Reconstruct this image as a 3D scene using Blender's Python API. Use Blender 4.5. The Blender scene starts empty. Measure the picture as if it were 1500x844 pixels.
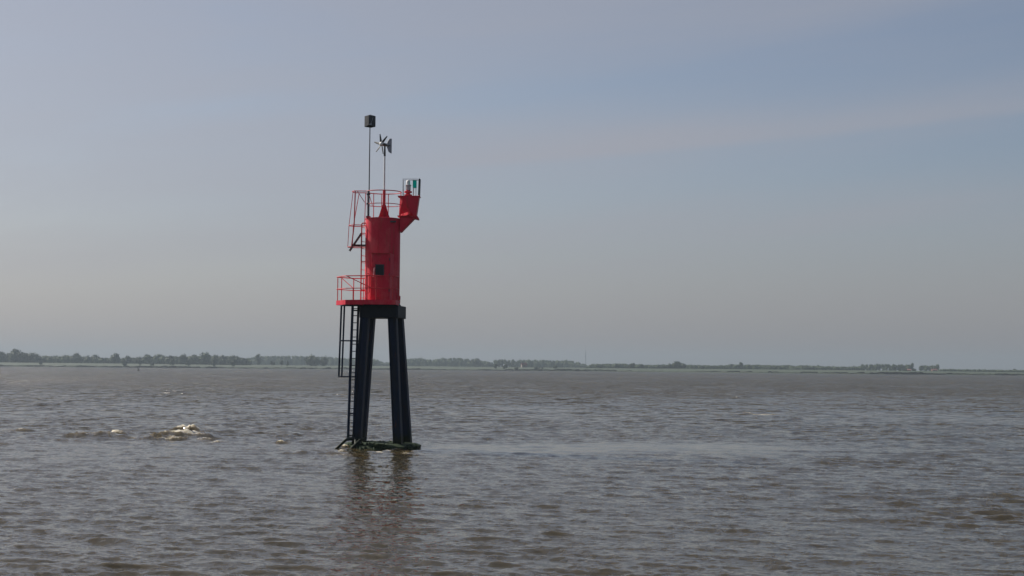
import bpy, math, random
import numpy as np
from mathutils import Vector, Matrix, noise as mnoise

random.seed(7)
rng = np.random.default_rng(7)
R = math.radians
scn = bpy.context.scene
C = scn.collection

# ------------------------------------------------------------------ camera
CAMZ = 3.45
FPX = 2243.0                 # focal length in photo pixels (1500 wide)
ROLL = R(0.48)
PITCH = math.atan(116.0 / FPX)
cd = bpy.data.cameras.new('camera'); cam = bpy.data.objects.new('camera', cd); C.objects.link(cam)
cd.sensor_width = 36.0; cd.lens = FPX / 1500 * 36.0
cd.clip_start = 0.5; cd.clip_end = 30000
fwd = Vector((0, math.cos(PITCH), math.sin(PITCH))); U = Vector((0, -math.sin(PITCH), math.cos(PITCH))); X = Vector((1, 0, 0))
right = X * math.cos(ROLL) + U * math.sin(ROLL); up = U * math.cos(ROLL) - X * math.sin(ROLL)
m = Matrix.Identity(4)
for i in range(3):
    m[i][0] = right[i]; m[i][1] = up[i]; m[i][2] = -fwd[i]
m[0][3], m[1][3], m[2][3] = 0, 0, CAMZ
cam.matrix_world = m
scn.camera = cam

def P(px, py, Y):
    """point of the world at distance Y that was measured at this place of the survey photo"""
    cx = (px - 750) / FPX; cy = -(py - 422) / FPX
    d = fwd + right * cx + up * cy
    t = Y / d.y
    return Vector((d.x * t, Y, CAMZ + d.z * t))

# ------------------------------------------------------------------ light and sky
SUN_AZ = R(-57)              # left of the view direction
SUN_EL = R(37)
EXPOSURE = 0.34
scn.view_settings.view_transform = 'Standard'; scn.view_settings.look = 'None'
scn.view_settings.exposure = EXPOSURE; scn.view_settings.gamma = 1.0
scn.view_settings.use_curve_mapping = False
scn.render.engine = 'CYCLES'
scn.cycles.use_denoising = True
scn.cycles.max_bounces = 8; scn.cycles.volume_bounces = 1
scn.cycles.diffuse_bounces = 3; scn.cycles.glossy_bounces = 3
sund = bpy.data.lights.new('sun', 'SUN'); sun = bpy.data.objects.new('sun', sund); C.objects.link(sun)
sund.energy = 5.0; sund.angle = R(0.6); sund.color = (1.0, 0.93, 0.84)
sdir = Vector((math.sin(SUN_AZ) * math.cos(SUN_EL), math.cos(SUN_AZ) * math.cos(SUN_EL), math.sin(SUN_EL)))
sun.rotation_euler = sdir.to_track_quat('Z', 'Y').to_euler()

world = bpy.data.worlds.new('World'); scn.world = world; world.use_nodes = True
wn = world.node_tree; wn.nodes.clear()
def WN(t, **k):
    n = wn.nodes.new(t)
    for a, b in k.items(): setattr(n, a, b)
    return n
def wlink(a, b): wn.links.new(a, b)
def wmath(op, a, b=None, c=None, clamp=False):
    n = WN('ShaderNodeMath', operation=op, use_clamp=clamp)
    for i, v in enumerate((a, b, c)):
        if v is None: continue
        if isinstance(v, (int, float)): n.inputs[i].default_value = v
        else: wlink(v, n.inputs[i])
    return n.outputs[0]
sky = WN('ShaderNodeTexSky', sky_type='NISHITA')
sky.sun_disc = False; sky.sun_elevation = SUN_EL; sky.sun_rotation = SUN_AZ
sky.altitude = 0; sky.air_density = 1.0; sky.dust_density = 1.5; sky.ozone_density = 3.0
bgn = WN('ShaderNodeBackground'); out = WN('ShaderNodeOutputWorld')
bgn.inputs['Strength'].default_value = 0.0555
geo = WN('ShaderNodeTexCoord'); sep = WN('ShaderNodeSeparateXYZ'); wlink(geo.outputs['Generated'], sep.inputs[0])
az = wmath('ARCTAN2', sep.outputs[0], sep.outputs[1])
el = wmath('ARCSINE', sep.outputs[2])
# thin high cloud: long veils that lie almost level, slightly inclined
inc = wmath('SUBTRACT', el, wmath('MULTIPLY', az, 0.10))
cmb = WN('ShaderNodeCombineXYZ')
wlink(wmath('MULTIPLY', az, 2.2), cmb.inputs[0]); wlink(wmath('MULTIPLY', inc, 13.0), cmb.inputs[1])
n1 = WN('ShaderNodeTexNoise'); n1.inputs['Scale'].default_value = 1.0; n1.inputs['Detail'].default_value = 4; n1.inputs['Roughness'].default_value = .45
n1.inputs['Distortion'].default_value = .35
wlink(cmb.outputs[0], n1.inputs['Vector'])
cm2 = WN('ShaderNodeCombineXYZ')
wlink(wmath('MULTIPLY', az, 5.0), cm2.inputs[0]); wlink(wmath('MULTIPLY', inc, 55.0), cm2.inputs[1]); cm2.inputs[2].default_value = 3.3
n2 = WN('ShaderNodeTexNoise'); n2.inputs['Scale'].default_value = 1.0; n2.inputs['Detail'].default_value = 5
wlink(cm2.outputs[0], n2.inputs['Vector'])
veil = WN('ShaderNodeMapRange', interpolation_type='SMOOTHSTEP')
wlink(wmath('MULTIPLY_ADD', az, -.20, n1.outputs[0]), veil.inputs[0]); veil.inputs[1].default_value = .26; veil.inputs[2].default_value = .58; veil.inputs[3].default_value = .28; veil.inputs[4].default_value = .88
amt = wmath('MULTIPLY_ADD', wmath('SUBTRACT', n2.outputs[0], .5), .35, veil.outputs[0], clamp=True)
# one long cirrus sheet with a crisp lower edge that climbs to the right of the beacon
edge = wmath('SUBTRACT', el, wmath('MULTIPLY_ADD', az, 0.082, 0.132))
edgen = wmath('MULTIPLY_ADD', wmath('SUBTRACT', n1.outputs[0], .5), .007, edge)
s_lo = WN('ShaderNodeMapRange', interpolation_type='SMOOTHSTEP'); wlink(edgen, s_lo.inputs[0])
s_lo.inputs[1].default_value = -.0025; s_lo.inputs[2].default_value = .0045
s_hi = WN('ShaderNodeMapRange', interpolation_type='SMOOTHSTEP'); wlink(edgen, s_hi.inputs[0])
s_hi.inputs[1].default_value = .004; s_hi.inputs[2].default_value = .034; s_hi.inputs[3].default_value = 1; s_hi.inputs[4].default_value = 0
rgt = WN('ShaderNodeMapRange', interpolation_type='SMOOTHSTEP'); wlink(az, rgt.inputs[0])
rgt.inputs[1].default_value = -.12; rgt.inputs[2].default_value = .02
sheet = wmath('MULTIPLY', wmath('MULTIPLY', s_lo.outputs[0], s_hi.outputs[0]), rgt.outputs[0])
lane = wmath('DIVIDE', wmath('SUBTRACT', edgen, .048), .022)
lane = wmath('EXPONENT', wmath('MULTIPLY', wmath('MULTIPLY', lane, lane), -1.0))
lane2 = wmath('DIVIDE', wmath('ADD', edgen, .022), .020)
lane2 = wmath('EXPONENT', wmath('MULTIPLY', wmath('MULTIPLY', lane2, lane2), -1.0))
gapm = wmath('SUBTRACT', 1.0, wmath('MULTIPLY', wmath('MULTIPLY', wmath('ADD', lane, lane2), rgt.outputs[0]), .45), clamp=True)
amt = wmath('MULTIPLY', wmath('MULTIPLY', amt, .85), gapm)
amt = wmath('MULTIPLY_ADD', sheet, .36, amt, clamp=True)
fade = WN('ShaderNodeMapRange'); wlink(el, fade.inputs[0]); fade.inputs[1].default_value = 0.0; fade.inputs[2].default_value = .17; fade.inputs[3].default_value = .95; fade.inputs[4].default_value = 0
amt = wmath('MAXIMUM', amt, fade.outputs[0])
# the cloud is lit by the same sky: a greyer, warmer version of the blue behind it
hsv = WN('ShaderNodeHueSaturation'); hsv.inputs['Saturation'].default_value = .93; hsv.inputs['Value'].default_value = 1.14
wlink(sky.outputs[0], hsv.inputs['Color'])
base = WN('ShaderNodeMix', data_type='RGBA', blend_type='MULTIPLY'); base.inputs[0].default_value = 1
wlink(hsv.outputs[0], base.inputs[6]); base.inputs[7].default_value = (1.02, .985, 1.0, 1)
cl = WN('ShaderNodeHueSaturation'); cl.inputs['Saturation'].default_value = .46; cl.inputs['Value'].default_value = 1.08
wlink(sky.outputs[0], cl.inputs['Color'])
clw = WN('ShaderNodeMix', data_type='RGBA', blend_type='MULTIPLY'); clw.inputs[0].default_value = 1
wlink(cl.outputs[0], clw.inputs[6]); clw.inputs[7].default_value = (1.015, .977, 1.02, 1)
flat = WN('ShaderNodeMix', data_type='RGBA'); flat.inputs[0].default_value = .55; wlink(clw.outputs[2], flat.inputs[6]); lowc = WN('ShaderNodeMix', data_type='RGBA'); wlink(fade.outputs[0], lowc.inputs[0]); lowc.inputs[6].default_value = (4.9, 5.08, 5.85, 1); lowc.inputs[7].default_value = (4.72, 4.58, 5.10, 1)
wlink(lowc.outputs[2], flat.inputs[7])
mx = WN('ShaderNodeMix', data_type='RGBA'); wlink(amt, mx.inputs[0]); wlink(base.outputs[2], mx.inputs[6]); wlink(flat.outputs[2], mx.inputs[7])
wlink(mx.outputs[2], bgn.inputs['Color']); wlink(bgn.outputs[0], out.inputs['Surface'])

# ------------------------------------------------------------------ helpers
class MB:
    def __init__(s): s.v = []; s.f = []
    def add(s, vs, fs):
        o = len(s.v); s.v += [tuple(v) for v in vs]; s.f += [tuple(i + o for i in f) for f in fs]
        return s
    def box(s, c, size, rz=0, M=None):
        hx, hy, hz = size[0] / 2, size[1] / 2, size[2] / 2
        mt = Matrix.Translation(Vector(c)) @ (M if M else Matrix.Rotation(rz, 4, 'Z'))
        vs = [mt @ Vector((x * hx, y * hy, z * hz)) for x in (-1, 1) for y in (-1, 1) for z in (-1, 1)]
        return s.add(vs, [(0, 1, 3, 2), (4, 6, 7, 5), (0, 4, 5, 1), (2, 3, 7, 6), (0, 2, 6, 4), (1, 5, 7, 3)])
    def tube(s, pts, r, n=10, closed=False):
        pts = [Vector(p) for p in pts]; k = len(pts); o = len(s.v)
        rr = r if isinstance(r, (list, tuple)) else [r] * k
        prev = None
        for i, p in enumerate(pts):
            if closed: t = (pts[(i + 1) % k] - pts[i - 1])
            else: t = pts[min(i + 1, k - 1)] - pts[max(i - 1, 0)]
            t.normalize()
            if prev is None:
                a = Vector((0, 0, 1)) if abs(t.z) < .9 else Vector((1, 0, 0))
                nrm = (a - t * a.dot(t)).normalized()
            else: nrm = (prev - t * prev.dot(t)).normalized()
            prev = nrm; b = t.cross(nrm)
            for j in range(n):
                a = 2 * math.pi * j / n
                s.v.append(tuple(p + (nrm * math.cos(a) + b * math.sin(a)) * rr[i]))
        for i in range(k if closed else k - 1):
            for j in range(n):
                i2 = (i + 1) % k
                s.f.append((o + i * n + j, o + i * n + (j + 1) % n, o + i2 * n + (j + 1) % n, o + i2 * n + j))
        if not closed:
            s.f.append(tuple(o + j for j in range(n))[::-1]); s.f.append(tuple(o + (k - 1) * n + j for j in range(n)))
        return s
    def prism(s, poly, z0, z1):
        n = len(poly)
        vs = [(x, y, z0) for x, y in poly] + [(x, y, z1) for x, y in poly]
        return s.add(vs, [tuple(range(n))[::-1], tuple(range(n, 2 * n))] + [(i, (i + 1) % n, n + (i + 1) % n, n + i) for i in range(n)])
    def plate(s, poly, thick):
        """flat plate: 3-D polygon given thickness along its normal"""
        p = [Vector(v) for v in poly]; nr = (p[1] - p[0]).cross(p[2] - p[0]).normalized() * thick / 2
        n = len(p)
        return s.add([v - nr for v in p] + [v + nr for v in p], [tuple(range(n))[::-1], tuple(range(n, 2 * n))] + [(i, (i + 1) % n, n + (i + 1) % n, n + i) for i in range(n)])
    def lathe(s, prof, c=(0, 0, 0), n=32, cap=True):
        o = len(s.v); c = Vector(c)
        for r, z in prof:
            for j in range(n):
                a = 2 * math.pi * j / n; s.v.append((c.x + r * math.cos(a), c.y + r * math.sin(a), c.z + z))
        for i in range(len(prof) - 1):
            for j in range(n): s.f.append((o + i * n + j, o + i * n + (j + 1) % n, o + (i + 1) * n + (j + 1) % n, o + (i + 1) * n + j))
        if cap:
            s.f.append(tuple(o + j for j in range(n))[::-1]); s.f.append(tuple(o + (len(prof) - 1) * n + j for j in range(n)))
        return s
    def build(s, name, mat, parent=None, smooth=False, bevel=0):
        me = bpy.data.meshes.new(name); me.from_pydata(s.v, [], s.f); me.update()
        me.materials.append(mat)
        if smooth:
            me.shade_smooth()
            try: me.set_sharp_from_angle(angle=R(38))
            except Exception: pass
        o = bpy.data.objects.new(name, me); C.objects.link(o)
        if parent: o.parent = parent
        if bevel:
            b = o.modifiers.new('bevel', 'BEVEL'); b.width = bevel; b.segments = 2; b.limit_method = 'ANGLE'
        return o
def tag(o, label=None, cat=None, group=None, kind=None):
    for k, v in (('label', label), ('category', cat), ('group', group), ('kind', kind)):
        if v: o[k] = v
    return o
def empty(name, loc=(0, 0, 0), parent=None):
    o = bpy.data.objects.new(name, None); C.objects.link(o); o.location = loc; o.empty_display_size = .3
    if parent: o.parent = parent
    return o
def ico(sub=1):
    import bmesh
    bm = bmesh.new(); bmesh.ops.create_icosphere(bm, subdivisions=sub, radius=1)
    v = [tuple(x.co) for x in bm.verts]; f = [tuple(y.index for y in x.verts) for x in bm.faces]; bm.free()
    return v, f
ICO1, ICO2, ICO3 = ico(1), ico(2), ico(3)

# ------------------------------------------------------------------ materials
def mat(name, col, rough=.5, metal=0, spec=.5, noise=None, bump=0, bscale=20, coat=0):
    mt = bpy.data.materials.new(name); mt.use_nodes = True; nt = mt.node_tree
    b = nt.nodes['Principled BSDF']
    b.inputs['Base Color'].default_value = (*col, 1); b.inputs['Roughness'].default_value = rough
    b.inputs['Metallic'].default_value = metal; b.inputs['Specular IOR Level'].default_value = spec
    tc = nt.nodes.new('ShaderNodeTexCoord')
    if noise:
        col2, scale, lo, hi = noise[:4]
        n = nt.nodes.new('ShaderNodeTexNoise'); n.inputs['Detail'].default_value = 6; n.inputs['Roughness'].default_value = .6
        mp = nt.nodes.new('ShaderNodeMapping'); mp.inputs['Scale'].default_value = scale if isinstance(scale, tuple) else (scale,) * 3
        nt.links.new(tc.outputs['Object'], mp.inputs[0]); nt.links.new(mp.outputs[0], n.inputs['Vector']); n.inputs['Scale'].default_value = 1
        mr = nt.nodes.new('ShaderNodeMapRange'); mr.inputs[1].default_value = lo; mr.inputs[2].default_value = hi
        nt.links.new(n.outputs[0], mr.inputs[0])
        mx = nt.nodes.new('ShaderNodeMix'); mx.data_type = 'RGBA'
        mx.inputs[6].default_value = (*col, 1); mx.inputs[7].default_value = (*col2, 1)
        nt.links.new(mr.outputs[0], mx.inputs[0]); nt.links.new(mx.outputs[2], b.inputs['Base Color'])
        rr = nt.nodes.new('ShaderNodeMapRange'); rr.inputs[3].default_value = rough * .85; rr.inputs[4].default_value = min(1, rough * 1.35)
        nt.links.new(n.outputs[0], rr.inputs[0]); nt.links.new(rr.outputs[0], b.inputs['Roughness'])
    if bump:
        n = nt.nodes.new('ShaderNodeTexNoise'); n.inputs['Scale'].default_value = bscale; n.inputs['Detail'].default_value = 4
        nt.links.new(tc.outputs['Object'], n.inputs['Vector'])
        bp = nt.nodes.new('ShaderNodeBump'); bp.inputs['Strength'].default_value = 1; bp.inputs['Distance'].default_value = bump
        nt.links.new(n.outputs[0], bp.inputs['Height']); nt.links.new(bp.outputs[0], b.inputs['Normal'])
    return mt
M = {}
M['red'] = mat('red_paint', (.60, .013, .046), .5, spec=.22, noise=((.50, .014, .040), (2.2, 2.2, .5), .38, .72), bump=.002, bscale=9)
M['red_rail'] = mat('red_rail_paint', (.60, .035, .05), .5, spec=.3, noise=((.38, .05, .045), 6, .45, .75))
M['pale_pink'] = mat('pale_pink_paint', (.72, .36, .36), .5, noise=((.6, .25, .26), 6, .4, .7))  # pale pink, lighter than the rail paint, for the door handle
M['navy'] = mat('navy_paint', (.005, .016, .042), .5, spec=.12, noise=((.012, .018, .022), (5, 5, .8), .45, .75), bump=.002, bscale=12)
M['tar'] = mat('dark_pile_cap_paint', (.004, .010, .018), .5, spec=.12, noise=((.013, .020, .024), (3, 3, 1), .45, .8), bump=.003, bscale=10)
M['galv'] = mat('galvanised_steel', (.60, .61, .62), .4, .15, noise=((.42, .43, .44), 8, .4, .7))
M['dkgrey'] = mat('dark_grey_steel', (.035, .037, .042), .45, noise=((.07, .068, .066), 7, .5, .8))
M['black'] = mat('black_plastic', (.010, .011, .014), .4, noise=((.03, .03, .033), 9, .45, .75))
M['white'] = mat('white_paint', (.78, .78, .76), .35, noise=((.6, .6, .57), 9, .45, .75))
M['vane'] = mat('grey_vane_plastic', (.30, .31, .34), .5, noise=((.22, .23, .25), 6, .4, .7))
M['weed'] = mat('seaweed_covered_concrete', (.008, .024, .008), .75, spec=.2, noise=((.020, .034, .008), 6, .42, .62), bump=.03, bscale=14)
M['pane'] = mat('dark_window_glass', (.003, .009, .014), .3, spec=.25, noise=((.006, .014, .02), 5, .4, .7))
M['green'] = mat('green_signal_screen', (.0, .42, .34), .3, noise=((.0, .32, .26), 12, .4, .7))
def glassy(name, col, rough):
    mt = mat(name, col, rough, noise=((col[0] * .7, col[1] * .7, col[2] * .7), 14, .4, .7)); b = mt.node_tree.nodes['Principled BSDF']
    b.inputs['Transmission Weight'].default_value = .35; return mt
M['green'].node_tree.nodes['Principled BSDF'].inputs['Transmission Weight'].default_value = .7
M['green'].node_tree.nodes['Principled BSDF'].inputs['IOR'].default_value = 1.1
M['lens'] = glassy('clear_lens', (.75, .78, .8), .12)
M['solar'] = mat('solar_cell_face', (.006, .010, .030), .15, noise=((.012, .02, .05), 12, .45, .55))

def overlay(mt, col, build):
    nt = mt.node_tree; b = nt.nodes['Principled BSDF']; src = b.inputs['Base Color'].links[0].from_socket
    tc = nt.nodes.new('ShaderNodeTexCoord'); fac = build(nt, tc)
    mx = nt.nodes.new('ShaderNodeMix'); mx.data_type = 'RGBA'; nt.links.new(fac, mx.inputs[0]); nt.links.new(src, mx.inputs[6]); mx.inputs[7].default_value = (*col, 1)
    nt.links.new(mx.outputs[2], b.inputs['Base Color'])
def nz(nt, tc, scale, detail=5, rough=.6):
    mp = nt.nodes.new('ShaderNodeMapping'); mp.inputs['Scale'].default_value = scale; nt.links.new(tc.outputs['Object'], mp.inputs[0])
    n = nt.nodes.new('ShaderNodeTexNoise'); n.inputs['Scale'].default_value = 1; n.inputs['Detail'].default_value = detail; n.inputs['Roughness'].default_value = rough
    nt.links.new(mp.outputs[0], n.inputs['Vector']); return n.outputs[0]
def rng_(nt, v, a, b, lo=0.0, hi=1.0):
    r = nt.nodes.new('ShaderNodeMapRange'); r.interpolation_type = 'SMOOTHSTEP'; nt.links.new(v, r.inputs[0])
    for i, x in enumerate((a, b, lo, hi)): r.inputs[i + 1].default_value = x
    return r.outputs[0]
def op2(nt, op, a, b):
    m_ = nt.nodes.new('ShaderNodeMath'); m_.operation = op
    for i, v in enumerate((a, b)):
        if isinstance(v, (int, float)): m_.inputs[i].default_value = v
        else: nt.links.new(v, m_.inputs[i])
    return m_.outputs[0]
def tide(nt, tc):                     # ragged green band the tide leaves on the steel
    sx = nt.nodes.new('ShaderNodeSeparateXYZ'); nt.links.new(tc.outputs['Object'], sx.inputs[0])
    return rng_(nt, op2(nt, 'ADD', sx.outputs[2], op2(nt, 'MULTIPLY', nz(nt, tc, (5, 5, 2)), .9)), .75, 1.25, 1.0, 0.0)
overlay(M['navy'], (.010, .017, .008), tide)
overlay(M['navy'], (.050, .022, .012), lambda nt, tc: rng_(nt, nz(nt, tc, (7, 7, 1.2), 6, .7), .58, .70, 0, .8))
overlay(M['red'], (.30, .045, .022), lambda nt, tc: rng_(nt, nz(nt, tc, (9, 9, .45), 6, .65), .54, .68, 0, .7))
overlay(M['red'], (.66, .10, .11), lambda nt, tc: rng_(nt, nz(nt, tc, (1.4, 1.4, .8), 4, .6), .45, .66, 0, .6))

# ------------------------------------------------------------------ beacon tower
TY = 65.0
ax = P(559.6, 440, TY)
T = Vector((ax.x, TY, 0))
tower = empty('beacon_tower', T)
tag(tower, 'red cylindrical navigation beacon with railed platforms on four dark battered legs standing in the river', 'beacon')
def q(px, py, dy=0.0): return P(px, py, TY + dy) - T

ZC0 = q(560, 465.5, -.85).z; ZC1 = q(560, 447.3, -.85).z          # pile cap
ZDECK = q(540, 440.5, -1.1).z                                       # top of the deck
ZTOP = q(560, 318.3, -.74).z
RD = .742

# foundation mound, overgrown with weed
mb = MB(); v, f = ICO3; vs = []
for p in v:
    w = Vector(p); d = mnoise.noise(w * 2.3) * .22 + mnoise.noise(w * 6.1) * .12 + mnoise.noise(w * 14) * .05
    s = 1 + d
    x, y, z = w.x * 1.62 * s, w.y * 1.9 * s, w.z * .62 * s
    z = min(z, .26 + mnoise.noise(Vector((x * 2.5, y * 2.5, 0))) * .12)
    vs.append((x + .02, y, z - .06))
mb.add(vs, f); mb.build('foundation', M['weed'], tower, smooth=True)
# weed tufts hanging on the mound
mb = MB()
for i in range(420):
    a = random.uniform(0, 2 * math.pi); rr = random.uniform(.5, 1.0)
    x = 1.6 * rr * math.cos(a); y = 1.9 * rr * math.sin(a); z = .24 * (1 - rr * rr * .8) + random.uniform(-.02, .06)
    s = random.uniform(.04, .13); d = Vector((math.cos(a), math.sin(a), -.6)) * s * 1.6; w = Vector((-math.sin(a), math.cos(a), 0)) * s * .5
    c0 = Vector((x, y, z + .03))
    mb.add([c0 - w, c0 + w, c0 + w * .4 + d + Vector((0, 0, random.uniform(-.05, .03))), c0 - w * .6 + d * .9, c0 + Vector((0, 0, .04)) + d * .4],
           [(0, 1, 4), (1, 2, 4), (2, 3, 4), (3, 0, 4)])
tag(mb.build('seaweed', M['weed'], tower), 'dark green weed hanging on the foundation', kind='stuff')

def hbeam(a, b, w, d, tf, yaw):
    mb = MB(); a = Vector(a); b = Vector(b)
    e1 = Vector((math.cos(yaw), math.sin(yaw), 0)); e2 = Vector((-math.sin(yaw), math.cos(yaw), 0))
    def slab(x0, x1, y0, y1):
        vs = [p + e1 * x + e2 * y for p in (a, b) for x, y in ((x0, y0), (x1, y0), (x1, y1), (x0, y1))]
        mb.add(vs, [(3, 2, 1, 0), (4, 5, 6, 7), (0, 1, 5, 4), (1, 2, 6, 5), (2, 3, 7, 6), (3, 0, 4, 7)])
    slab(-w / 2, -w / 2 + tf, -d / 2, d / 2); slab(w / 2 - tf, w / 2, -d / 2, d / 2)
    slab(-w / 2 + tf, w / 2 - tf, -d * .30, -d * .30 + tf)
    slab(-w / 2 + tf, w / 2 - tf, d * .30 - tf, d * .30)
    return mb
legs = [((534.8, 464, -.6), (522.2, 656, -.9)), ((543.2, 464, .6), (529.0, 656, .9)),
        ((575.2, 464, -.6), (583.2, 656, -.9)), ((584.6, 464, .6), (597.2, 656, .9))]
for (t, b_) in legs:
    a = q(*t); b = q(*b_); a.z = ZC0 + .02
    b = b + (b - a).normalized() * .5
    o = hbeam(b, a, .355, .36, .045, R(-8)).build('leg', M['navy'], tower, bevel=.006)

# pile cap: slightly turned square slab with chamfered corners
def rotp(x, y, deg): 
    c, s = math.cos(R(deg)), math.sin(R(deg)); return (x * c - y * s, x * s + y * c)
h = .83
capc = .5 * (q(525.0, 456).x + q(597.0, 456).x)
poly = [rotp(x * h, y * h, -8.5) for x, y in ((-1, -.93), (-.93, -1), (.93, -1), (1, -.93), (1, .93), (.93, 1), (-.93, 1), (-1, .93))]
poly = [(x + capc, y) for x, y in poly]
MB().prism(poly, ZC0, ZC1).build('pile_cap', M['tar'], tower, bevel=.012)
# seat ring between cap and drum
MB().lathe([(.80, ZC1), (.80, ZC1 + .05), (.76, ZC1 + .08), (.76, ZDECK - .02)], n=48).build('base_ring', M['tar'], tower, smooth=True)

# drum
MB().lathe([(RD + .035, ZDECK - .06), (RD + .035, ZDECK + .02), (RD, ZDECK + .03), (RD, ZDECK + 1.9), (RD + .006, ZDECK + 1.905), (RD + .006, ZDECK + 1.925), (RD, ZDECK + 1.93),
            (RD, ZTOP - .03), (RD + .02, ZTOP - .03), (RD + .02, ZTOP), (RD - .05, ZTOP + .012), (.02, ZTOP + .05)], n=72).build('drum', M['red'], tower, smooth=True)

for a_, z0_, z1_ in ((-62, 1.93, 3.4), (-128, .05, 1.9), (-30, .05, 1.9), (-100, 1.95, 3.4)):
    c_, s_ = math.cos(R(a_)), math.sin(R(a_))
    MB().tube([((RD + .001) * c_, (RD + .001) * s_, ZDECK + z0_), ((RD + .001) * c_, (RD + .001) * s_, ZDECK + z1_)], .007, 6).build('weld_seam', M['red'], tower)
for k in range(24):
    a_ = 2 * math.pi * k / 24
    MB().tube([((RD + .02) * math.cos(a_), (RD + .02) * math.sin(a_), ZDECK + .02), ((RD + .02) * math.cos(a_), (RD + .02) * math.sin(a_), ZDECK + .05)], .014, 6).build('bolt', M['dkgrey'], tower)

# deck
deck_poly = [(-1.93, .02), (-1.44, -.92), (-.55, -1.24), (.66, -1.20), (.72, -.30), (.45, .62), (-.45, .78), (-1.30, .86)]
MB().prism(deck_poly, ZDECK - .025, ZDECK).build('deck', M['red'], tower)
dk = MB()
for i in range(len(deck_poly)):
    a = Vector((*deck_poly[i], 0)); b = Vector((*deck_poly[(i + 1) % len(deck_poly)], 0))
    if i in (4, 5): continue
    d = (b - a).normalized(); n = Vector((d.y, -d.x, 0)); L = (b - a).length
    a2 = a + n * .006; b2 = b + n * .006
    dk.add([Vector((p.x, p.y, z)) + n * o for p in (a2, b2) for z in (ZDECK - .16, ZDECK + .035) for o in (0, .012)],
           [(0, 1, 3, 2), (4, 6, 7, 5), (0, 4, 5, 1), (2, 3, 7, 6), (0, 2, 6, 4), (1, 5, 7, 3)])
dk.build('fascia', M['red'], tower)
for x, y0_, y1_ in ((-1.5, -.6, .5), (-1.1, -.9, .7), (-.6, -1.1, .65), (-.1, -1.1, -.76), (.4, -1.1, -.66)):
    MB().box((x, (y0_ + y1_) / 2, ZDECK - .085), (.05, y1_ - y0_, .11)).build('deck_beam', M['navy'], tower)

# deck railing
rl = empty('deck_railing', (0, 0, 0), tower)
H1, H2 = 1.04, .52
zr = ZDECK
A, B_, C_, D_, E_, F_, G_ = [Vector((*deck_poly[i], 0)) for i in (0, 1, 2, 3, 4, 7, 6)]
def up_(p, z): return Vector((p.x, p.y, z))
for hh, r_ in ((H1, .021), (H2, .017)):
    MB().tube([up_(A, zr + hh), up_(B_, zr + hh), up_(C_, zr + hh), up_(D_, zr + hh), up_(E_, zr + hh)], r_, 8).build('rail', M['red_rail'], rl)
    MB().tube([up_(A, zr + hh - .005), up_(F_, zr + hh - .005), up_(G_, zr + hh - .005)], r_, 8).build('rail', M['red_rail'], rl)
posts = [(A.lerp(B_, .10), H1, .019), (A.lerp(F_, .28), H1, .019), (B_.lerp(C_, .35), H2, .017), (C_.lerp(D_, .02), H1, .02), (C_.lerp(D_, .33), H1, .018),
         (D_.lerp(C_, .10), H1, .02), (E_, H1, .019), (F_, H1, .019), (F_.lerp(G_, .5), H1, .017)]
for p, hh, r_ in posts:
    MB().tube([up_(p, zr - .1), up_(p, zr + hh)], r_, 8).build('post', M['red_rail'], rl)
MB().tube([up_(A.lerp(B_, .35), zr + H1), up_(B_.lerp(C_, .35), zr + H2)], .017, 8).build('brace', M['red_rail'], rl)
MB().tube([up_(B_.lerp(C_, .02), zr + H1), up_(C_.lerp(D_, .18), zr + H2)], .017, 8).build('brace', M['red_rail'], rl)

# elongated grab loop at the head of the lower ladder
lx = q(538.4, 415, -1.0).x
pts = []
zc = q(538, 415, -1.0).z
for i in range(24):
    a = 2 * math.pi * i / 24; ca, sa = math.cos(a), math.sin(a)
    pts.append((lx + .075 * ca, -.98 + .0 * ca, zc + .33 * (1 if sa > 0 else -1) * min(1, abs(sa) * 2) * 1.0 + .08 * sa))
MB().tube(pts, .015, 8, closed=True).build('grab_loop', M['red_rail'], tower, smooth=True)

# door housing on the drum
dh = empty('door_housing', (0, 0, 0), tower)
dx0 = q(543.6, 408, -.95).x; dx1 = q(571.5, 408, -.95).x
dz0 = ZDECK + .03; dz1 = q(557, 371.5, -.95).z
MB().add([(dx0, -.95, dz0), (dx1, -.95, dz0), (dx1 + .12, -.55, dz0), (dx0 - .0, -.5, dz0), (dx0, -.95, dz1), (dx1, -.95, dz1), (dx1 + .12, -.55, dz1 + .0), (dx0 - .0, -.5, dz1)],
         [(3, 2, 1, 0), (4, 5, 6, 7), (0, 1, 5, 4), (1, 2, 6, 5), (2, 3, 7, 6), (3, 0, 4, 7)]).build('housing', M['red'], dh, bevel=.01)
MB().box(((dx0 + dx1) / 2, -.965, (dz0 + dz1) / 2 + .02), (dx1 - dx0 - .12, .022, dz1 - dz0 - .22)).build('door', M['red'], dh, bevel=.006)
MB().box(((dx0 + dx1) / 2, -.975, dz1 + .012), (dx1 - dx0 + .05, .10, .022)).build('drip_edge', M['red_rail'], dh)
w0 = q(550.6, 403.5, -1.0); w1 = q(561.8, 388.2, -1.0)
MB().box(((w0.x + w1.x) / 2, -.985, (w0.z + w1.z) / 2), (w1.x - w0.x, .014, w1.z - w0.z)).build('window', M['pane'], dh)
fr = MB(); xm, zm, ww, wh = (w0.x + w1.x) / 2, (w0.z + w1.z) / 2, w1.x - w0.x, w1.z - w0.z
for sx in (-1, 1): fr.box((xm + sx * (ww / 2 + .012), -.990, zm), (.024, .03, wh + .05))
for sz in (-1, 1): fr.box((xm, -.991, zm + sz * (wh / 2 + .012)), (ww - .002, .028, .024))
fr.build('window_frame', M['dkgrey'], dh)
h0 = q(547.0, 405.5, -1.04); h1 = q(548.6, 392.5, -1.04)
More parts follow.
